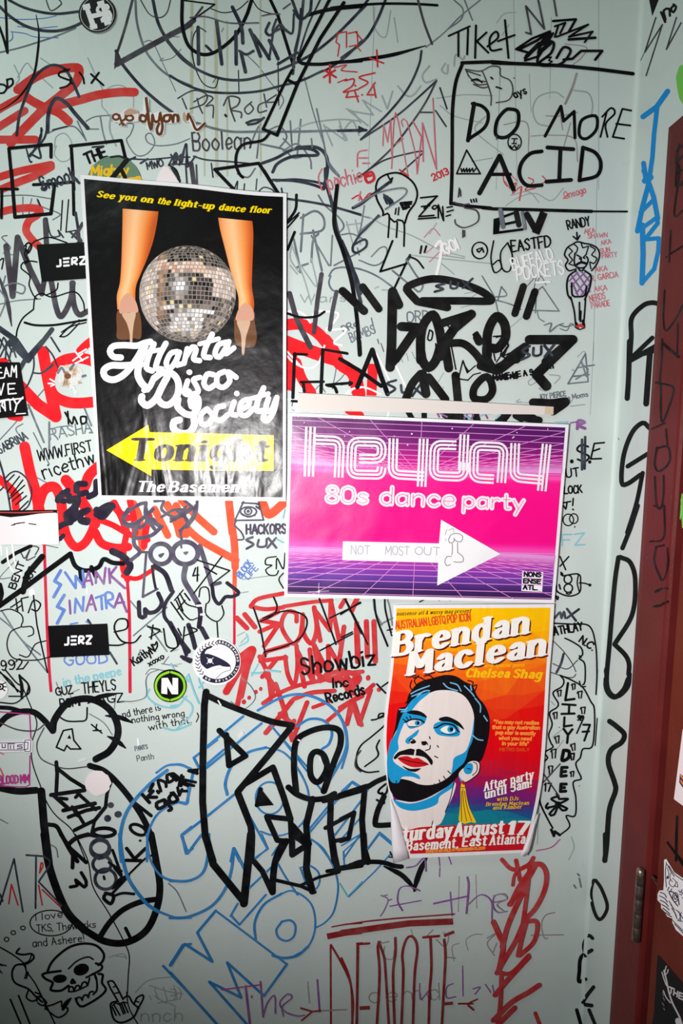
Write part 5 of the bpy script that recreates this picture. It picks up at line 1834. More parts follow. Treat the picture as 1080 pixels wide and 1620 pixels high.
# mirror ball: rows of small square mirrors on a sphere, each its own tone
def mirror_ball(cx, cy, R, tilt):
    rnd = random.Random(11); V, Fc, cols = [], [], []
    def proj(la, lo):
        x, y, z = math.cos(la) * math.sin(lo), math.sin(la), math.cos(la) * math.cos(lo)
        y2, z2 = y * math.cos(tilt) - z * math.sin(tilt), y * math.sin(tilt) + z * math.cos(tilt)
        return x, y2, z2
    def quad(c, pts, h):
        b0 = len(V)
        for x, y, z in pts: V.append(map1(cx + R * x, cy - R * y, h))
        Fc.append(tuple(range(b0, b0 + len(pts)))); cols.append(c)
    quad((150, 140, 134), [(math.cos(a), math.sin(a), 0) for a in [2 * math.pi * i / 60 for i in range(60)]], 2.6e-4)
    rows = 33
    for r in range(rows):
        la0, la1 = -math.pi / 2 + math.pi * r / rows, -math.pi / 2 + math.pi * (r + 1) / rows
        lam = (la0 + la1) / 2; n = max(6, int(72 * math.cos(lam))); off = rnd.random()
        for k in range(n):
            lo0, lo1 = 2 * math.pi * (k + off) / n, 2 * math.pi * (k + 1 + off) / n
            x, y, z = proj(lam, (lo0 + lo1) / 2)
            if z < 0.06: continue
            g = 0.09
            a0, a1 = la0 + g * (la1 - la0), la1 - g * (la1 - la0); b0, b1 = lo0 + g * (lo1 - lo0), lo1 - g * (lo1 - lo0)
            # what each mirror shows in the printed picture
            t = 84 + rnd.gauss(0, 38) - 26 * y
            hi = math.exp(-((x + .16) ** 2 + (y - .17) ** 2) / .026); band = math.exp(-((y + .32 + .12 * x) ** 2) / .0016)
            def J(r0, g0, b0, sd):
                k = 1 + rnd.gauss(0, sd) / r0; return [r0 * k, g0 * k, b0 * k]
            rim = max(0, (1 - z) - .45)
            c = [t * 1.02, t * .93, t * .86]
            if x < -.45 and y > -.5: c = J(150, 118, 92, 30)
            if abs(y - .58 + .25 * max(0, x)) < .11: c = rnd.choice([[232, 196, 176], [224, 150, 116], [238, 216, 200], [180, 150, 136]])
            if x > .42 and -.1 < y < .5: c = J(216, 196, 186, 20)
            if x < -.62: c = J(212, 196, 186, 26)
            if -.35 < x < .3 and y < -.38 and y > -.8: c = J(205, 200, 198, 36)
            if 0.0 < x < .5 and -.2 < y < .3: c = J(58, 50, 48, 24)
            if rnd.random() < .03: c = [226, 206, 150]
            k2 = min(1, 1.2 * hi + .9 * band * (rnd.random() < .85) * (-.55 < x < .55)); c = [ci + (252 - ci) * k2 for ci in c]
            c = [max(14, min(254, ci * (1 - .5 * rim) )) for ci in c]
            quad(c, [proj(a0, b0), proj(a0, b1), proj(a1, b1), proj(a1, b0)], 2.9e-4)
    me = bpy.data.meshes.new('printed_mirror_ball'); me.from_pydata(V, [], Fc); me.materials.append(fam1('attr'))
    at = me.color_attributes.new('print', 'FLOAT_COLOR', 'CORNER'); flat = []
    for p, c in zip(me.polygons, cols): flat += list(rgb(*c)) * len(p.vertices)
    at.data.foreach_set('color', flat)
    o = bpy.data.objects.new('printed_mirror_ball', me); COL.objects.link(o); o.parent = poster1
mirror_ball(296.5, 465, 76.5, -0.22)
P1.lay.cells = {c: 13 for c in P1.lay.cells}
P1.put('lettering', """
Q120,270,3.057 y 13.5 Tb: 102,126 180,137 34,0.3 See
Q120,270,3.057 y 13.5 Tb: 210,139 284,146 34,0.3 you
Q120,270,3.057 y 13.5 Tb: 314,149 366,156 34,0.3 on
Q120,270,3.057 y 13.5 Tb: 394,157 450,166 34,0.3 the
Q120,270,3.057 y 13.5 Tb: 476,167 662,186 34,0.3 light-up
Q120,270,3.057 y 13.5 Tb: 692,189 812,200 34,0.3 dance
Q120,270,3.057 y 13.5 Tb: 840,200 938,206 34,0.3 floor
""", 'yellow chunky slogan')
tp = """
Q160,490,3.6 w 36 : 112,272 70,268 50,238 70,208 130,202 200,205 245,190 280,182
Q160,490,3.6 w 38 : 245,200 205,275 140,360 75,398 25,385 15,345 55,318 120,318 225,312
Q160,490,3.6 w 40 : 250,205 222,290 208,360 225,410 262,452
Q160,490,3.6 w 33 : 300,195 268,270 258,330 290,348
Q160,490,3.6 w 33 : 368,192 330,265 312,330 345,338
Q160,490,3.6 w 26 : 232,248 335,228
Q160,490,3.6 w 31 : 432,238 395,250 370,305 390,335 420,300 446,242; 442,250 425,312 460,308
Q160,490,3.6 w 31 : 490,222 472,305; 480,270 520,212 540,228 526,280 560,290
Q160,490,3.6 w 32 : 632,140 595,215 585,265 620,272
Q160,490,3.6 w 27 : 560,195 668,165
Q160,490,3.6 w 31 : 712,185 668,200 648,252 672,270 702,230 727,182; 722,195 708,250 755,218
Q160,490,3.6 w 40 : 375,385 345,440 310,508 262,545 230,520 232,495
Q160,490,3.6 w 38 : 300,392 350,358 410,368 440,420 432,490 390,538 350,538 318,505
Q160,490,3.6 w 34 : 300,388 275,440 245,458
Q160,490,3.6 w 31 : 492,405 474,475 505,482
Q160,490,3.6 w 34 fO: 502,356,17,16
Q160,490,3.6 w 30 : 562,385 525,398 545,438 552,468 515,480 498,462
Q160,490,3.6 w 31 : 640,370 603,368 585,420 612,448 660,418
Q160,490,3.6 w 31 : 702,352 664,372 660,425 695,442 732,405 722,355 768,385
Q160,490,3.6 w 40 : 516,548 512,510 545,500 552,545 528,600 530,655 500,700 445,702 412,675 415,638 445,628
Q160,490,3.6 w 38 : 528,602 478,592 435,552 438,510
Q160,490,3.6 w 31 : 602,565 568,600 572,648 608,650 635,605 602,565
Q160,490,3.6 w 31 : 697,548 660,560 648,615 680,630 720,598
Q160,490,3.6 w 31 : 757,525 738,588 768,600
Q160,490,3.6 w 34 fO: 772,477,16,16
Q160,490,3.6 w 31 : 790,572 840,542 836,512 798,530 790,588 825,602 868,562
Q160,490,3.6 w 32 : 925,445 890,525 888,575 918,575
Q160,490,3.6 w 27 : 848,508 952,478
Q160,490,3.6 w 32 : 952,505 938,562 966,578 1000,500; 1000,500 982,578 948,630 922,622 928,600
"""
P1.put('title_lettering', tp, 'white bubble script title in three lines')
P1.put('arrow_print', 'C0 y 2 fl: 605,620 845,475 852,517 1208,524 1559,535 1559,738 1208,736 862,730 862,768', 'yellow arrow pointing left')
P1.put('lettering', 'Q160,490,3.6 e 14 Tb: 172,855 930,862 118,0.16 Tonight', 'dark chunky lettering on the arrow')
P1.put('lettering', 'Q160,490,3.6 w 13 Tb: 208,1034 350,1036 56,0.25 The\nQ160,490,3.6 w 13 Tb: 390,1036 820,1038 56,0.25 Basement', 'white chunky lettering at the foot')

# ---- pink dance party poster
def soft_crease(nt, b):
    n1 = noise(nt, 7.0, 2, 0.5); n2 = noise(nt, 60.0, 2, 0.3)
    ad = nt.nodes.new('ShaderNodeMath'); ad.operation = 'MULTIPLY_ADD'; nt.links.new(n2, ad.inputs[0]); ad.inputs[1].default_value = 0.03; nt.links.new(n1, ad.inputs[2])
    bump(nt, b, ad.outputs[0], 0.8, 0.007)
fam2 = print_family('pink_poster_print', 0.3, 0.5, soft_crease)
Q2 = ((457, 653), (899.5, 671.5), (876.5, 954), (449.5, 944))
uv2 = quad_uv(Q2); map2 = lifted(on_back, 0.0030, 0.0050, 450, 900)
poster2 = sheet('dance_poster', edge_pts(uv2), map2, fam2((246, 242, 248)))
prop(poster2, 'landscape hot pink and purple poster with grid lines and a white arrow pointing right', 'poster')
PAL2 = {'w': (250, 240, 250), 'l': (232, 150, 222), 'M': (255, 0, 138), 'k': (26, 20, 40), 'g': (190, 188, 196), 'W': (250, 250, 252), 'j': (150, 146, 150)}
P2 = Print(map2, fam2, poster2, PAL2)
inu, inv = 0.0115, 0.018
in2 = lambda u, v: uv2(inu + u * (1 - 2 * inu), inv + v * (1 - 2 * inv))
TOPC = [(0, (92, 22, 96)), (.1, (128, 24, 118)), (.2, (196, 22, 140)), (.27, (240, 24, 150)), (.295, (255, 110, 196)), (.32, (255, 20, 146)), (.45, (255, 0, 138)), (.68, (252, 4, 140)),
        (.715, (252, 70, 178)), (.74, (244, 92, 196)), (.78, (206, 56, 176)), (.84, (150, 60, 176)), (.9, (104, 56, 160)), (.96, (64, 34, 100)), (1, (48, 26, 72))]
def c2(u, v, r):
    c = stops(TOPC, v)
    if v < .26: f = (1 - v / .26) * u * .55; c = tuple(a + (b - a) * f for a, b in zip(c, (58, 18, 92)))
    return c
printed_grid('printed_background', in2, 24, 70, map2, c2, fam2('attr'), poster2, 5e-5)
gl = []
vpu, vpt, vpb = .475, .285, .725
def seg(u0, v0, u1, v1, wd): 
    a, b = in2(u0, v0), in2(u1, v1); gl.append('px l %.2f l: %.2f,%.2f %.2f,%.2f' % (wd, a[0], a[1], b[0], b[1]))
for v in (.022, .055, .092, .13, .165, .195, .22, .24, .255, .266, .275): seg(0, v, 1, v, .9 if v > .2 else 1.0)
for v in (.735, .747, .76, .777, .798, .822, .85, .882, .918, .96, .993): seg(0, v, 1, v, .9 if v < .78 else 1.1)
for k in range(-22, 23):
    dx = k * .19
    def ray_to(v0, v1):
        u0, u1 = vpu + dx * .10, vpu + dx * 1.0
        t = 1.0
        if u1 < 0: t = (0 - u0) / (u1 - u0)
        if u1 > 1: t = (1 - u0) / (u1 - u0)
        if u0 < 0 or u0 > 1: return
        seg(u0, v0, u0 + (u1 - u0) * t, v0 + (v1 - v0) * t, .95)
    ray_to(vpt - .015, 0.0); ray_to(vpb + .015, 1.0)
P2.put('grid_line_print', '\n'.join(gl), 'thin pale perspective grid lines')
def triple(paths, tl, off, wd):
    """the title's inline lettering: three parallel lines"""
    tf = tile(tl); out = []
    for pts in paths:
        q = [tf(*p) for p in pts]
        # rounded corners
        r = [q[0]]
        for i in range(1, len(q) - 1):
            a, b, c = q[i - 1], q[i], q[i + 1]
            la, lc = math.hypot(a[0] - b[0], a[1] - b[1]), math.hypot(c[0] - b[0], c[1] - b[1])
            rad = min(12.0, la * .48, lc * .48)
            p0 = (b[0] + (a[0] - b[0]) * rad / la, b[1] + (a[1] - b[1]) * rad / la); p2 = (b[0] + (c[0] - b[0]) * rad / lc, b[1] + (c[1] - b[1]) * rad / lc)
            for k in range(7):
                t = k / 6; r.append(((1 - t) ** 2 * p0[0] + 2 * t * (1 - t) * b[0] + t * t * p2[0], (1 - t) ** 2 * p0[1] + 2 * t * (1 - t) * b[1] + t * t * p2[1]))
        r.append(q[-1])
        n = len(r); nor = []
        for i in range(n):
            a, b = r[max(0, i - 1)], r[min(n - 1, i + 1)]; L = math.hypot(b[0] - a[0], b[1] - a[1]); nor.append((-(b[1] - a[1]) / L, (b[0] - a[0]) / L))
        for s in (-1, 0, 1): out.append(ribbon([(r[i][0] + nor[i][0] * off * s, r[i][1] + nor[i][1] * off * s) for i in range(n)], wd, square=True))
    return out
pc = Piece(P2.map, P2.lay, lambda c: fam2(PAL2[c]))
for pth in [[(796, 487), (786, 770)]]: pc.add(triple([pth], 'C1', 6.6, 3.6), 'w')
for pth in [[(818, 560), (965, 566), (955, 775)]]: pc.add(triple([pth], 'C1', 6.0, 3.5), 'w')
for pth in [[(100, 668), (228, 670), (230, 574), (60, 570), (53, 757), (222, 760), (230, 716)],
            [(296, 553), (290, 757), (470, 768)], [(468, 555), (456, 828)],
            [(654, 592), (530, 588), (524, 766), (694, 772), (700, 690)], [(700, 530), (690, 735)],
            [(868, 785), (750, 778), (756, 595), (925, 602), (910, 806)]]:
    pc.add(triple([pth], 'C2', 6.0, 3.5), 'w')
for pth in [[(125, 580), (118, 775), (285, 790)], [(304, 585), (276, 852)]]: pc.add(triple([pth], 'C3', 6.0, 3.5), 'w')
pc.build('title_lettering', poster2, 'white triple-line title lettering')
P2.put('lettering', """
C1 w 27 Ts: 885,915 1120,922 88 80s
C2 w 27 Ts: 222,925 640,942 96 dance
C2 w 27 Ts: 692,942 1035,958 86 party
""", 'white rounded double-line lettering')
random.seed(3)
for ln in ['C1 M 3.4 Ts: 885,915 1120,922 88 80s', 'C2 M 3.4 Ts: 222,925 640,942 96 dance', 'C2 M 3.4 Ts: 692,942 1035,958 86 party']: P2.put('inline_lettering', ln, 'thin pink line inside the rounded lettering')
P2.put('arrow_print', 'D2 W 2 fl: 8,203 555,215 567,80 905,275 545,455 550,325 5,310', 'solid white arrow pointing right')
for ln in ['D2 g 6 Th: 55,275 160,278 48 NOT', 'D2 g 6 Th: 250,280 385,282 50 MOST', 'D2 g 6 Th: 420,278 560,282 44 OUT']: P2.put('pencil_lettering', ln, 'grey pencil word on the arrow')
P2.put('pencil_doodle', """
D2 j 5: 610,190 625,165 660,158 690,175 680,205 650,200 640,185 640,205 615,212 610,190; 630,215 632,250 628,280; 660,212 662,265; 625,290 600,290 588,320 600,342 620,335; 660,265 690,290 692,318 665,322 640,320
D2 g 5: 590,165 600,135; 610,140 635,130 640,150; 592,190 596,200
""", 'grey pencil doodle in the arrow head')
P2.put('logo_box', 'D3 W 2 fl: 165,372 285,378 278,492 160,485', 'white square logo')
P2.put('logo_lettering', 'D3 k 8 Ts: 176,402 270,406 24 NONS\nD3 k 8 Ts: 172,440 268,445 24 ENSE\nD3 k 8 Ts: 170,476 250,480 24 ATL.', 'black capitals of the logo')
for ln in """
C1 w 4 fO: 760,463,3,3; 870,622,3,3; 725,428,3,3; 1045,440,3,3; 1018,515,3,3
C2 w 4 fO: 300,540,3,3; 376,590,4,4; 630,497,4,4; 400,527,5,5; 18,540,3,3; 980,545,4,4
C3 w 4 fO: 310,500,3,3; 110,550,3,3; 135,520,3,3
D1 w 4 fO: 843,488,6,6
""".strip().splitlines():
    hd, bd = ln.split(':')
    for it in bd.split(';'): P2.put('star_print', hd + ':' + it)
P2.put('glint_print', 'D1 w 2 l: 843,440 843,510; 780,490 900,486')

# ---- orange and red concert poster
def paper_folds(nt, b):
    n1 = noise(nt, 1.0, 2, 0.6, (42.0, 42.0, 6.0)); bump(nt, b, n1, 0.35, 0.006)
fam3 = print_family('concert_poster_print', 0.4, 0.2, paper_folds)
LB = [(622.5, 957), (621, 1010), (617, 1060), (608, 1130), (606, 1172), (609, 1215), (614, 1250), (623, 1279), (634, 1315), (648, 1358)]
RB = [(876.5, 955.5), (873.5, 1010), (869, 1060), (865.5, 1130), (861.5, 1190), (858, 1230), (853, 1262), (846.5, 1292), (838, 1322), (829, 1349)]
map3 = lambda px, py, h: on_back(px, py, 0.0032 + 0.005 * (px - 610) / 260 + 0.006 * max(0, (py - 1150) / 200) ** 2 + h)
def uv3(u, v):
    k = min(len(LB) - 1.0001, v * (len(LB) - 1)); i = int(k); f = k - i
    a = (LB[i][0] + (LB[i + 1][0] - LB[i][0]) * f, LB[i][1] + (LB[i + 1][1] - LB[i][1]) * f); b = (RB[i][0] + (RB[i + 1][0] - RB[i][0]) * f, RB[i][1] + (RB[i + 1][1] - RB[i][1]) * f)
    return a[0] + (b[0] - a[0]) * u, a[1] + (b[1] - a[1]) * u
# the bent sheet itself, as a thin two-sided grid
V, Fc = [], []; NU, NV = 6, 36
for side_h in (0.0, -0.0002):
    for j in range(NV + 1):
        for i in range(NU + 1): V.append(map3(*uv3(i / NU, j / NV), side_h))
off = (NU + 1) * (NV + 1)
for j in range(NV):
    for i in range(NU):
        a = j * (NU + 1) + i; q = (a, a + NU + 1, a + NU + 2, a + 1); Fc.append(q); Fc.append(tuple(off + k for k in reversed(q)))
ring = [i for i in range(NU)] + [j * (NU + 1) + NU for j in range(NV)] + [NV * (NU + 1) + NU - i for i in range(NU)] + [(NV - j) * (NU + 1) for j in range(NV)]
for a, b_ in zip(ring, ring[1:] + ring[:1]): Fc.append((a, b_, off + b_, off + a))
me = bpy.data.meshes.new('concert_poster'); me.from_pydata(V, [], Fc); me.materials.append(fam3((240, 236, 238)))
bm = bmesh.new(); bm.from_mesh(me); bmesh.ops.recalc_face_normals(bm, faces=bm.faces[:]); bm.to_mesh(me); bm.free()
poster3 = bpy.data.objects.new('concert_poster', me); COL.objects.link(poster3)
prop(poster3, 'orange, red and purple concert poster with a bearded face, red lips and a tassel earring', 'poster')
BG = [(0, (255, 196, 0)), (.09, (255, 180, 6)), (.14, (252, 142, 14)), (.22, (248, 110, 20)), (.29, (240, 66, 24)), (.36, (234, 14, 14)), (.52, (232, 4, 20)), (.62, (206, 20, 48)), (.68, (160, 22, 84)), (.75, (124, 32, 116)), (.81, (86, 44, 128)), (.86, (34, 84, 140)), (.905, (22, 130, 150)), (1, (22, 130, 150))]
def c3(u, v, r): return stops(BG, v + .045 * math.sin(4.1 * u + 2.2) * (1 if v < .4 else -1) + r.uniform(-.016, .016))
in3 = lambda u, v: uv3(.018 + u * .96, .012 + v * .895)
printed_grid('printed_background', in3, 7, 24, map3, c3, fam3('attr'), poster3, 5e-5, True, .33)
base3 = lambda u, v: uv3(.018 + u * .962, (.872 - .058 * u) * (1 - v) + .982 * v)
printed_grid('printed_band', base3, 8, 10, map3, lambda u, v, r: (206, 26, 38), fam3('attr'), poster3, 8e-5)
PAL3 = {'k': (20, 16, 20), 's': (238, 226, 222), 'B': (30, 156, 214), 'l': (214, 24, 34), 'w': (250, 246, 240), 'd': (90, 24, 20), 'y': (252, 196, 20), 'Y': (246, 204, 30), 'O': (226, 76, 30), 'o': (252, 150, 60), 'f': (120, 190, 230), 'r': (200, 30, 40), 't': (120, 40, 30)}
P3 = Print(lambda x, y, h: map3(x, y, h + 3e-5), fam3, poster3, PAL3)
class Draped(Piece):
    """fills cut into small facets so that they follow the bent sheet"""
    def fill(self, pts, c):
        bmx = bmesh.new(); tri = tessellate_polygon([[Vector((x, y, 0)) for x, y in pts]])
        vs = [bmx.verts.new((x, y, 0)) for x, y in pts]
        for t in tri:
            try: bmx.faces.new([vs[i] for i in t])
            except ValueError: pass
        y0, y1 = min(p[1] for p in pts), max(p[1] for p in pts)
        y = math.ceil(y0 / 10) * 10
        while y < y1:
            bmesh.ops.bisect_plane(bmx, geom=bmx.verts[:] + bmx.edges[:] + bmx.faces[:], plane_co=(0, y, 0), plane_no=(0, 1, 0)); y += 10
        bmx.verts.ensure_lookup_table(); bmx.verts.index_update()
        V = [(v.co.x, v.co.y, 0.0) for v in bmx.verts]; Fc = [tuple(v.index for v in f.verts) for f in bmx.faces]; bmx.free()
        self.add([(V, Fc)], c, box=True)
def put3(name, data, label=None):
    pc = Draped(P3.map, P3.lay, lambda c: fam3(PAL3[c])); draw(pc, data); return pc.build(name, poster3, label)
put3('printed_hair', """
E2 k 2 f: 285,400 306,320 318,240 332,215 368,205 378,150 410,100 450,65 520,45 590,28 650,35 700,65 745,90 775,150 815,200 842,270 840,370 815,470 790,520 740,520 720,545 690,560 640,620 560,680 480,730 400,750 320,735 285,700 268,650 260,560 262,490
E2 k 7: 410,120 390,95 400,60; 430,90 415,60 440,30; 480,60 440,40 410,45; 740,100 750,70 720,60; 760,120 770,85 745,95; 380,170 365,190; 520,45 500,30 470,35
""", 'black printed hair')
put3('printed_neck', """
E2 s 2 f: 300,742 400,752 480,732 560,690 645,640 640,700 600,790 580,845 548,884 450,895 350,905 312,800
E2 B 2 f: 292,735 330,750 400,760 500,730 580,680 640,636 632,670 560,720 545,762 480,790 400,802 330,782
E2 B 2 f: 300,790 320,840 345,900 352,905 325,870 306,820
E2 k 5: 520,860 512,895; 640,640 620,730 590,810
""")
put3('printed_face', """
E2 s 2 f: 500,132 560,115 640,120 700,150 740,210 755,280 742,380 720,450 680,500 640,560 620,600 560,640 500,655 440,650 390,630 330,620 290,640 270,605 261,520 275,420 300,370 335,300 375,230 425,180
E2 B 2 f: 505,126 440,182 388,250 345,330 322,400 325,450 300,482 296,520 350,560 400,580 440,600 446,622 400,608 345,610 325,642 288,640 266,600 261,512 277,412 308,360 338,272 378,200 430,150
E2 B 2 f: 756,268 742,360 722,430 700,468 642,500 632,550 625,602 662,568 702,518 724,450 748,390
E2 B 2 f: 365,275 390,240 440,243 482,268 472,302 440,322 385,332
E2 B 2 f: 440,338 400,368 370,390 364,412 386,422 396,396 430,370
E2 B 2 f: 523,322 545,298 600,292 652,308 674,350 665,376 600,378 545,365
E2 s 2 f: 375,300 410,284 450,293 440,318 390,322
E2 w 2 f: 563,340 600,318 640,333 645,352 600,362
E2 B 2 fO: 432,302,15,15
E2 k 2 fO: 436,302,8,9
E2 B 2 fO: 620,338,18,18
E2 k 2 fO: 626,338,10,11
E2 k 9: 362,298 400,281 450,284 470,300
E2 k 6: 365,290 350,280; 378,280 368,268; 395,275 388,262; 545,326 525,330; 660,348 672,352
E2 k 9: 540,328 585,306 640,316 662,348
E2 k 4: 570,358 620,368 660,358; 385,322 440,322
E2 k 2 f: 372,243 400,230 440,233 472,250 487,272 440,258 400,252
E2 k 2 f: 556,275 600,265 650,285 680,308 698,340 660,316 620,296 562,290
E2 k 2 fO: 408,410,17,10,-10; 470,418,15,12
E2 k 6: 385,402 398,392 415,400; 505,430 502,450 478,458; 455,410 480,408 490,425; 545,430 552,440; 500,380 505,392; 530,490 548,500
E2 k 2 f: 296,500 320,470 350,458 395,447 420,455 440,448 478,470 518,515 512,542 490,512 470,496 430,488 380,484 335,486 308,508
E2 s 2 f: 418,455 425,456 420,492 412,485
""", 'pale printed face with blue shading')
put3('printed_lips', """
E2 l 2 f: 322,502 370,490 408,504 432,499 470,520 494,538 450,552 400,552 350,530
E2 k 5: 322,502 370,514 410,524 450,530 494,538
E2 k 2 f: 345,545 385,562 420,562 452,560 420,580 375,570
""", 'red printed lips')
put3('printed_beard', """
E2 k 2 f: 275,650 300,645 335,655 350,645 370,650 400,660 425,672 450,680 480,690 520,672 560,645 600,620 630,590 662,560 695,535 690,565 650,620 600,665 530,705 440,742 360,745 300,722
E2 k 5: 340,640 345,625; 360,640 370,628; 385,650 395,635; 410,660 418,645; 440,670 445,655; 470,680 475,664; 500,675 500,660; 530,660 528,648; 560,640 555,625; 590,620 580,605; 310,645 312,630; 620,590 605,575
""", 'black printed beard')
put3('printed_ear', """
E2 s 2 f: 690,560 720,525 755,515 785,530 782,580 755,610 705,640 675,620 668,590
E2 B 2 f: 695,560 720,530 745,535 748,565 735,590 705,590
E2 k 5: 750,525 770,535 770,575 745,600; 715,560 735,565; 690,560 720,525 755,515 786,530 782,580 755,610 705,640 675,625
E2 B 2 f: 665,600 680,622 700,640 680,638
""")
put3('printed_earring', """
E2 Y 2 f: 690,635 704,668 712,720 730,790 766,868 740,866 700,876 690,870 668,858 676,760 678,668
E2 r 2 f: 682,640 692,628 702,640 694,655
E2 t 4: 678,670 704,670; 690,680 695,760 712,860; 700,690 712,770 740,860; 684,690 682,780 684,860
""", 'yellow printed tassel earring')
for it in '''395,135 440,112 500,90; 400,150 450,130 480,118; 580,75 605,100 660,118; 620,72 660,85 680,120; 700,90 740,130 755,150; 760,160 790,200 790,240; 810,260 830,290; 745,370 775,395 805,400; 330,225 360,225 375,215; 340,238 370,232; 735,90 740,115; 430,150 470,120 500,118'''.split(';'): put3('printed_hair_strand', 'E2 f 7: ' + it)
put3('lettering', """
D2 k 10 Tb: 315,626 735,608 20,0.3 nonsense atl & wussy mag present
""", 'small black line of text')
put3('lettering', 'D2 O 7 Ts: 310,702 735,655 44,0.0 AUSTRALIAN LGBTQ POP ICON', 'orange capitals')
put3('title_shadow', 'px d 14.5 Tb: 627,1038.5 834,1003.5 33.5,0.26 Brendan\npx d 14.5 Tb: 650,1069.5 860,1038.5 33.5,0.26 Maclean', 'dark drop shadow of the name')
put3('title_lettering', 'px w 14.5 Tb: 625,1036 832,1001 33.5,0.26 Brendan\npx w 14.5 Tb: 648,1067 858,1036 33.5,0.26 Maclean', 'white slanted chunky name')
put3('lettering', """
D2 y 10 Tb: 812,920 1040,916 18,0.3 with special guest
D2 y 14.5 Tb: 712,975 950,978 46,0.25 Chelsea
D2 y 14.5 Tb: 980,978 1132,984 46,0.25 Shag
""", 'yellow guest name')
put3('lettering', """
E2 o 6.5 Ts: 866,304 1122,310 20,0.1 "You may not realise
E2 o 6.5 Ts: 858,334 1127,338 20,0.1 that a gay Australian
E2 o 6.5 Ts: 878,364 1102,370 20,0.1 pop star is exactly
E2 o 6.5 Ts: 896,396 1080,400 20,0.1 what you need
E2 o 6.5 Ts: 914,426 1062,430 20,0.1 in your life"
E2 O 5 Ts: 900,460 1068,462 16,0 METRO DAILY
""", 'small orange quotation')
put3('lettering', """
E2 w 13 Tb: 815,688 1090,618 46,0.25 After party
E2 w 13 Tb: 820,732 1080,664 46,0.25 until 3am!
E2 y 10 Tb: 886,745 1005,741 20,0.25 with DJs
E2 y 10 Tb: 824,774 1065,766 20,0.25 Brendan Maclean
E2 y 10 Tb: 862,794 1025,788 20,0.25 and Kimber
""", 'white and yellow after-party text')
put3('lettering', """
E2 w 15 Tb: 352,972 620,948 72,0.2 turday
E2 w 15 Tb: 645,946 915,930 72,0.2 August
E2 w 15 Tb: 950,934 1050,936 72,0.2 17
E2 w 13 Tb: 372,1028 660,1010 52,0.2 Basement,
E2 w 13 Tb: 690,1004 820,998 52,0.2 East
E2 w 13 Tb: 845,996 1040,986 52,0.2 Atlanta
E2 o 6 Ts: 478,1040 815,1020 13,0.2 TICKETS ON SALE AT NONSENSEATL.COM
""", 'white date and place on the red band')
# corners of the sheet that have come loose and rolled over, showing white paper
def curl(name, rows, label):
    """rows of (x0, y0, x1, y1, lift): the paper bulges away from the sheet between the two edges"""
    V, Fc = [], []; nu = 10
    for x0, y0, x1, y1, lf in rows:
        for i in range(nu + 1):
            u = i / nu; V.append(map3(x0 + (x1 - x0) * u, y0 + (y1 - y0) * u, 0.0008 + lf * math.sin(math.pi * min(1, .12 + .88 * u)) ** .8 if u < 1 else 0.0009))
    for j in range(len(rows) - 1):
        for i in range(nu):
            a = j * (nu + 1) + i; Fc.append((a, a + nu + 1, a + nu + 2, a + 1))
    me = bpy.data.meshes.new(name); me.from_pydata(V, [], Fc); me.materials.append(fam3((244, 238, 244)))
    o = bpy.data.objects.new(name, me); COL.objects.link(o); o.parent = poster3; o['label'] = label
    md = o.modifiers.new('thickness', 'SOLIDIFY'); md.thickness = 0.0002; md.offset = 0
    for p in me.polygons: p.use_smooth = True
curl('curled_edge', [(617, 1262, 620, 1268, .001), (617.5, 1280, 626, 1282, .003), (618, 1300, 632, 1300, .005), (618.5, 1320, 638, 1320, .007), (620, 1345, 644, 1342, .008), (622, 1366, 648, 1358, .009)], 'white curled-over lower left edge')
curl('curled_edge', [(849, 1288, 851, 1288, .001), (843, 1305, 846.5, 1304, .002), (835.5, 1325, 842, 1326, .003), (828, 1343, 837, 1346, .004), (822, 1354, 831, 1355, .004)], 'white curled-over lower right edge')

# ================================================================== STICKERS, TAPE AND PAPER SCRAPS
def plain(name, c, rough=0.45, spec=0.16):
    m, nt, b = base_mat(name, rough, spec); b.inputs['Base Color'].default_value = rgb(*c); return m
V_WHITE = plain('white_vinyl', (240, 238, 240)); V_BLACK = plain('black_vinyl', (7, 6, 9), 0.45)
V_OFF = plain('torn_paper_white', (240, 228, 230), 0.7); V_GREEN = plain('sage_vinyl', (106, 136, 112), 0.5)
V_TAPE = plain('cream_tape', (226, 218, 212), 0.35)
_v = {}
SP = {'k': (8, 7, 10), 'w': (242, 240, 242), 'n': (140, 212, 40), 'y': (240, 190, 20), 'm': (104, 58, 24), 'p': (70, 42, 96), 'g': (130, 126, 130), 'b': (40, 38, 60), 'o': (230, 150, 40), 'c': (206, 200, 204), 's': (196, 160, 134), 'e': (34, 30, 34)}
def vink(c):
    if c not in _v: _v[c] = plain('sticker_ink_' + c, SP[c], 0.38)
    return _v[c]
H_ST = 0.0022                                             # a sticker's face over the wall, above the marker layers
def sticker(name, pts, label, cat, mat, base=on_back, h=H_ST, group=None):
    mp = lifted(base, h)
    o = sheet(name, pts, mp, mat, 0.0006); prop(o, label, cat, group)
    o_l = Layers()
    def put(nm, data, lab=None):
        pc = Piece(lambda x, y, d: mp(x, y, d + 2e-5), o_l, vink); draw(pc, data); return pc.build(nm, o, lab)
    return o, put
T = lambda tl, *pp: [tile(tl)(*p) for p in pp]

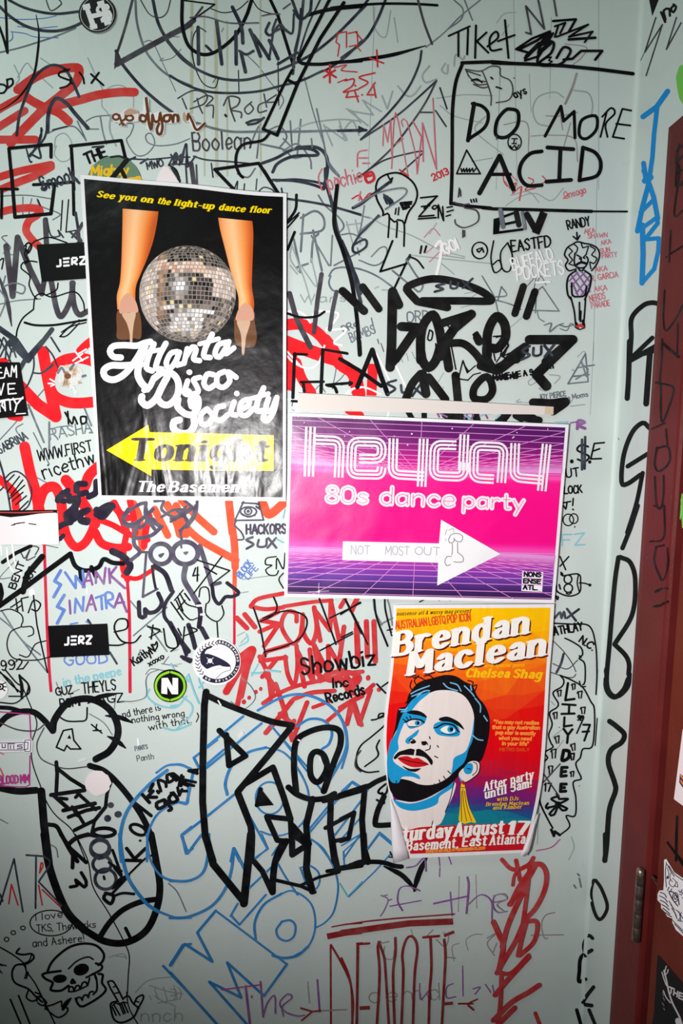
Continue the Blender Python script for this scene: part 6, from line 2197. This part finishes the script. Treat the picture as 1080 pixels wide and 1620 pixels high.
o, put = sticker('round_sticker', circle_pts(153.6, 22, 29.5), 'round black sticker with a thin white ring and a white letter H', 'sticker', V_BLACK)
put('ring', 'px w 0.7 O: 153.6,22,26.5,26.5')
put('letter', """
px w 2 fl: 130.5,8 141.5,5 143.5,13 141.5,14 145,22 161.5,18.5 160,12 156,13 153,3 164,0 165.8,7.5 168,12 172,24 176,37 166,41 164,35 160.5,36 158.5,30 162.8,25.5 147.5,29 151,38 153,37.5 154.3,44.5 143.5,47.3 141.5,41 142.5,39.5 134.5,15.5 131.5,16
px w 5: 165,9 169,8.5 171,12 168.5,14
px w 5: 172,18 175,24 174.5,31
px w 5: 155,12 154,17 158,20
""")
# gold script sticker cut along its letters
o, put = sticker('script_sticker', [tile('A0')(*p) for p in [(800, 640), (812, 635), (818, 560), (832, 545), (848, 560), (850, 635), (870, 645), (905, 632), (920, 640), (960, 640), (990, 640), (1010, 640), (1014, 690), (985, 702), (940, 700), (935, 755), (915, 772), (895, 768), (882, 748), (890, 706), (868, 700), (862, 735), (848, 742), (836, 725), (832, 700), (800, 700)]],
                 'gold-brown script lettering sticker with white edge, partly peeled', 'sticker', V_WHITE)
put('script_lettering', """
A0 m 15: 830,665 805,655 798,685 825,692 836,650
A0 m 17: 832,560 842,640 848,700 858,735
A0 m 16: 858,735 866,690 868,655 878,690 902,690 912,645
A0 m 16: 912,645 925,720 915,762 898,760 893,735 905,705
A0 m 15: 965,655 935,660 935,690 962,688 972,655 985,695
A0 m 15: 985,695 990,655 1010,660 1012,690
""")
o, put = sticker('script_sticker_scrap', [tile('A0')(*p) for p in [(632, 660), (650, 640), (690, 640), (712, 620), (740, 612), (780, 625), (790, 650), (786, 690), (740, 695), (720, 700), (716, 718), (690, 714), (680, 700), (645, 692)]],
                 'peeled left end of the gold script sticker with three brown loops', 'sticker', V_OFF)
put('script_lettering', """
A0 m 13 O: 660,666,18,16; 738,672,20,15
A0 m 13: 678,655 690,690 700,712
A0 m 13: 690,690 712,678 715,655
A0 m 8: 690,700 680,712; 700,700 714,714
""")
put('torn_spot', 'A0 s 2 f: 706,640 735,618 775,628 784,645 750,652 715,655')
o, put = sticker('script_sticker_tail', [tile('A1')(*p) for p in [(66, 640), (100, 640), (118, 655), (150, 720), (190, 695), (202, 706), (150, 756), (136, 750), (105, 690), (70, 690)]],
                 'detached tail of the gold script sticker shaped like a tick', 'sticker', V_WHITE)
put('script_lettering', 'A1 m 15: 108,660 122,690 148,740 192,704\nA1 m 16: 100,650 95,680')
put('torn_spot', 'A1 s 2 f: 68,645 85,645 90,690 72,690')

o, put = sticker('round_sticker', circle_pts(180.5, 290, 43.5), 'sage green round sticker half hidden behind the black poster', 'sticker', V_GREEN, h=0.0016)
put('lettering', 'A0 y 13 Ts: 520,1000 728,992 55,0.1 Mighty\nA0 y 12 Ts: 690,1048 800,1030 40,0.1 Grown', 'yellow lettering')
put('ink_stroke', 'A0 k 30 l: 722,912 640,1012\nA0 k 24 l: 690,965 712,1010\nA0 e 12: 630,895 680,890 715,905', 'black marker stroke')
JG = 'black name stickers with white capital logo'
LOGO = [[(0.15, .0), (.15, 1.0), (0.0, 1.0)], [(.24, .0), (.46, .0)], [(.24, .5), (.44, .5)], [(.24, 1.0), (.46, 1.0)], [(.54, 1.0), (.54, .0), (.70, .05), (.70, .45), (.56, .55), (.73, 1.0)], [(.78, .0), (1.0, .0), (.80, 1.0), (1.0, 1.0)]]
def jerz(nm, q, lq, lab, h=H_ST):
    o, put = sticker(nm, q, lab, 'sticker', V_BLACK, h=h)
    f = quad_uv(lq)
    d = '\n'.join('px w 3.3 lq: ' + ' '.join('%.2f,%.2f' % f(*p) for p in s) for s in LOGO)
    put('logo_lettering', d, 'white capital logo')
jerz('name_sticker', [(57.5, 387), (146, 382.5), (148, 440), (66, 446)], [(88, 410.5), (136, 406), (135, 417.5), (89, 421.5)], 'black rectangular sticker with white capitals, its right end tucked under the black poster', 0.0014)
jerz('name_sticker', [(75.6, 990.3), (169.4, 986.7), (172.8, 1036.2), (79.2, 1040.6)], [(101.5, 1007.5), (145.5, 1006), (144.5, 1018), (101.5, 1020)], 'black rectangular sticker with white capitals between the two crimson drips')
o, put = sticker('party_sticker', T('C0', (-110, 118), (112, 120), (160, 424), (-70, 445)), 'black sticker with scratchy white capitals cut off by the left edge', 'sticker', V_BLACK)
put('lettering', """
C0 w 8 l: -12,150 5,150; -10,178 10,178; -5,210 20,208; 25,205 35,150 52,200; 28,185 46,180; 62,200 68,140 80,175 92,138 94,205
C0 w 8 l: -8,245 5,305 22,240; 45,242 48,300 92,296; 45,242 85,240; 46,272 80,270
C0 w 9 l: 0,400 -8,335; 30,395 25,338; 5,338 50,330; 60,390 55,335; 30,335 130,325; 75,325 95,360 130,318; 95,360 85,400; 20,335 10,365 30,390; 12,340 -5,350
""")
put('small_mark', 'C0 w 6 l: 92,414 145,410')
o, put = sticker('bracket_sticker', T('E0', (-60, 408), (130, 404), (138, 392), (178, 392), (186, 405), (184, 462), (176, 470), (140, 468), (130, 462), (-60, 470)), 'white sticker with outlined lower-case letters and a bracket at the left edge', 'sticker', V_WHITE)
put('lettering', """
E0 p 4 l: -20,416 138,413; -20,456 138,455; 142,400 172,398 176,402 174,460 170,464 142,463 142,452 158,450 160,412 142,412 142,400
E0 p 5 l: 12,422 12,442 30,442 30,422; 46,450 46,424; 60,450 60,428; 78,450 78,428; 44,420 84,420; 100,428 128,426; 100,428 100,436 124,437; 98,448 126,446; 124,437 126,446; 138,413 138,455
""", 'dark violet outlined letters')
o, put = sticker('round_sticker', T('E0', *[(-12 + 56 * math.cos(2 * math.pi * i / 40), 110 + 56 * math.sin(2 * math.pi * i / 40)) for i in range(40)]), 'white round sticker with a small black eye drawing, cut off by the left edge', 'sticker', V_WHITE)
put('eye_print', 'E0 k 9 O: 0,95,18,15\nE0 k 6 l: 14,80 32,72; 18,95 36,96; 14,108 28,118\nE0 k 2 fO: 0,95,7,7')
o, put = sticker('round_sticker', circle_pts(268.9, 1085, 26), 'round black sticker with lime green ring and white letter N', 'sticker', V_BLACK)
put('ring', 'D0 n 13: 975,948 1020,965 1046,1000 1048,1050 1020,1090 975,1107\nD0 n 13: 960,948 915,968 890,1005 890,1050 918,1092 960,1107', 'lime green ring')
put('letter', 'D0 w 2 fl: 920,982 955,980 982,1030 982,980 1014,982 1014,1074 978,1074 952,1028 952,1074 918,1070', 'white letter N')
# eagle sticker
E_ = lambda x, y: (300 + x / 12.0, 1005 + y / 12.0)
def ez(s): return ' '.join('%.2f,%.2f' % E_(*[float(v) for v in p.split(',')]) for p in s.split())
o, put = sticker('round_sticker', [E_(510 + 455 * math.cos(2 * math.pi * i / 60), 495 + 450 * math.sin(2 * math.pi * i / 60)) for i in range(60)], 'white round sticker with a black-masked eagle head in a dark ring', 'sticker', V_WHITE)
ringpts = [(515 + 398 * math.cos(a), 497 + 372 * math.sin(a)) for a in [math.radians(-88 + 218 * i / 40) for i in range(41)]]
put('ring', 'px b 6.6 q: ' + ' '.join('%.2f,%.2f' % E_(*p) for p in ringpts))
d = []
for i in range(13):
    a = math.radians(140 + 128 * i / 12); ca, sa = math.cos(a), math.sin(a)
    cx, cy = 520, 497
    def rp(r, da): return E_(cx + r * math.cos(a + da), cy + r * .94 * math.sin(a + da))
    p, q, r_ = rp(418, .05), rp(375, -.06), rp(332, .05)
    d.append('px b 1.3 l: %.2f,%.2f %.2f,%.2f %.2f,%.2f' % (*p, *q, *r_))
put('laurel_print', '\n'.join(d), 'dark chevron wreath')
put('eagle_print', 'px b 2 f: ' + ez('200,380 225,310 290,250 360,215 440,205 400,245 330,270 290,320 290,355 330,350 430,375 540,420 640,470 730,530 765,570 755,600 620,590 580,570 480,585 400,610 330,640 270,600 215,540 198,460')
    + '\npx g 0.4: ' + ez('440,275 500,265 560,250') + '\npx g 0.4: ' + ez('490,640 540,630 590,628') + '\npx k 0.7: ' + ez('505,820 560,760 640,700 770,660') + '\npx b 0.7: ' + ez('765,570 775,620 770,660')
    + '\npx w 3.2 O: %.2f,%.2f,2,2' % E_(385, 485) + '\npx w 0.9 l: ' + ez('325,425 450,540') + '\npx w 0.9 l: ' + ez('450,425 325,540'), 'black eagle head')
lay_t = []
for txt, a0, a1, flip in (('SECRETWAR', -78, 0, False), ('LEADNO', 8, 60, False), ('SPIRITNO', 66, 122, True)):
    pass
def arc_text(txt, a0, a1, r, inward):
    out = []
    for i, ch in enumerate(txt):
        a = math.radians(a0 + (a1 - a0) * i / (len(txt) - 1)); c = (515 + r * math.cos(a), 497 + r * .935 * math.sin(a))
        tx, ty = -math.sin(a), math.cos(a)
        if inward: tx, ty = -tx, -ty
        ux, uy = (math.cos(a), math.sin(a)) if not inward else (-math.cos(a), -math.sin(a))
        p0 = (c[0] - tx * 14 - ux * 17, c[1] - ty * 14 - uy * 17); p1 = (c[0] + tx * 14 - ux * 17, c[1] + ty * 14 - uy * 17)
        if ch != ' ': out.append('px w 0.75 Ts: %.2f,%.2f %.2f,%.2f 2.9 %s' % (*E_(*p0), *E_(*p1), ch))
    return out
put('ring_lettering', '\n'.join(arc_text('BROKERHEAD', -82, -2, 398, False) + arc_text('NO SPIRITUAL', 121, 14, 398, True)), 'tiny white ring lettering')

# scraps
def scrap(name, pts, label, cat, mat, h=0.0022, thick=0.0006, base=on_back):
    o = sheet(name, pts, lifted(base, h), mat, thick); return prop(o, label, cat)
o, put = sticker('torn_paper', T('D0', (-40, 48), (60, 62), (140, 52), (240, 44), (300, 36), (328, 30), (332, 120), (336, 218), (200, 222), (60, 220), (-40, 224)), 'torn white paper scrap at the left edge below a dark strip', 'paper scrap', V_OFF)
put('print_remnant', 'D0 e 6 l: 65,112 85,108; 100,100 140,96; 165,102 205,108; 80,104 110,100')
o, put = sticker('torn_strip', T('D0', (-40, 28), (320, 24), (326, 30), (326, 46), (318, 40), (230, 44), (140, 58), (60, 66), (-40, 52)), 'dark torn strip with a red line along the top of the white paper scrap', 'paper scrap', V_BLACK, h=0.0026)
_v['Rr'] = plain('strip_red', (186, 60, 58)); SP['Rr'] = (186, 60, 58)
put('red_line', 'D0 Rr 7 l: -30,38 120,40 300,33')
rnd = random.Random(2); c = tile('E0')
blob = [c(556 + (74 + rnd.uniform(-5, 5)) * math.cos(a), 645 + (68 + rnd.uniform(-6, 6)) * math.sin(a)) for a in [2 * math.pi * i / 26 for i in range(26)]]
scrap('sticker_residue', blob, 'pale pinkish round patch of peeled sticker on the drawn oval', 'sticker', V_OFF)
scrap('torn_paper', T('A0', (890, 1030), (905, 985), (930, 945), (955, 950), (985, 985), (1020, 1040), (1012, 1090), (900, 1080)), 'white torn scrap poking out above the top edge of the black poster', 'paper scrap', V_OFF, 0.0015)
scrap('paper_backing', T('A0', (968, 955), (985, 950), (1010, 985), (1030, 1030), (1020, 1050), (1005, 1010)), 'dark sliver beside the white scrap above the black poster', 'paper scrap', plain('dark_green_vinyl', (34, 44, 40)), 0.0012)

# strip of tape above the pink poster: a strip with real thickness and slightly wavy edges
top = [(470.5, 621.5), (520, 624), (600, 628.5), (690, 633), (780, 638), (840, 641.5), (875.5, 643.5)]
bot = [(875, 656), (840, 655.5), (780, 655), (690, 653.5), (600, 651.5), (520, 650), (471, 649)]
tape = scrap('tape_strip', top + bot, 'long cream tape strip stretched above the pink poster', 'tape', V_TAPE, 0.0048, 0.0028)
pc = Piece(lifted(on_back, 0.0048 + 3e-5), Layers(), lambda c: plain('tape_end_yellow', (214, 192, 164), 0.5)); pc.fill([(862, 643.2), (875.3, 644), (874.7, 655.6), (861, 655.3)], 'k')
pc.build('tape_end', tape, 'yellowed end')

# stickers on the door
odoor = lambda px, py, h: on_side(px, py, DOOR_H + h)
o, put = sticker('hexagon_sticker', T('E3', (1078, 338), (1160, 320), (1150, 800), (1075, 770), (1028, 735)), 'white sticker with a small gold emblem on the maroon door', 'sticker', V_OFF, odoor, 0.0006)
put('emblem', 'E3 p 3 fl: 1062,590 1090,610 1100,680 1075,665 1058,640\nE3 o 8 l: 1066,600 1085,625; 1068,630 1080,650', 'gold and violet emblem')
o, put = sticker('cat_sticker', T('F3', (972, 145), (985, 140), (1000, 165), (1030, 215), (1080, 250), (1140, 290), (1130, 600), (1080, 580), (1040, 545), (1018, 500), (1020, 480), (990, 468), (975, 440), (955, 420), (955, 395), (935, 375), (935, 340), (945, 320), (968, 318), (972, 260)), 'white sticker of a cat face in fine black lines on the maroon door', 'sticker', V_WHITE, odoor, 0.0006)
put('line_drawing', """
F3 b 5: 985,160 980,220 985,300; 990,170 1010,210 1030,240; 1000,180 1030,225 1080,262
F3 b 4: 990,190 1000,230 985,250; 1010,220 1005,250 1020,270
F3 b 4: 1010,255 1000,280 1025,300 1040,270 1020,250; 1030,290 1050,300 1045,270
F3 b 2 fO: 993,245,7,9
F3 b 6: 1000,325 1025,330 1050,360 1058,400; 1000,330 1020,370 1050,408
F3 b 5 O: 1036,358,16,26; 1036,358,7,12
F3 b 5: 950,330 975,340 985,360; 945,350 975,365 990,385; 950,375 980,390 995,410; 960,400 985,415 1000,430; 965,420 990,440 1005,455; 980,445 1000,462 1015,470
F3 b 4: 1040,430 1060,450 1065,490; 1055,440 1072,470 1080,480; 1020,490 1050,520 1085,555; 1030,510 1060,540 1085,570; 1060,460 1070,445; 1060,480 1050,490 1075,495
F3 p 5: 1055,320 1065,330 1075,315; 1060,340 1072,345
F3 b 5: 1072,330 1085,345; 1075,360 1090,370
F3 b 4 l: 1010,400 1030,430; 1000,380 1015,405; 1015,420 1040,460; 1030,440 1045,480; 1000,300 990,320; 1015,310 1008,325
""", 'fine black line drawing')
o, put = sticker('black_sticker', T('F3', (935, 688), (945, 690), (1080, 850), (1160, 945), (1160, 1160), (890, 1160), (915, 1010)), 'black sticker with a pale branch and small lettering at the foot of the door', 'sticker', V_BLACK, odoor, 0.0006)
put('branch_print', """
F3 c 9: 972,775 985,830 1000,900 1020,960 1045,1010 1060,1040 1075,1085
F3 c 6: 972,800 990,790 995,770; 985,750 978,775 975,800; 960,785 970,820 985,860; 968,890 985,930 1010,960
F3 c 30: 1050,1060 1060,1100
""", 'pale branch')
put('lettering', 'F3 c 8 l: 1000,868 1030,880; 1015,874 1010,905; 1030,885 1026,915; 1050,895 1046,925; 1028,900 1048,910; 1060,900 1056,932 1075,940; 1060,900 1078,908; 1058,916 1074,923; 1085,915 1082,945\nF3 g 5 l: 965,900 970,920; 968,930 975,945; 962,960 972,975; 970,990 975,1000', 'small pale lettering')
o, put = sticker('door_label', T('C3', (1072, 150), (1130, 140), (1130, 262), (1070, 262)), 'small beige label at the upper edge of the maroon door', 'sticker', plain('beige_vinyl', (196, 180, 150), 0.5), odoor, 0.0006)
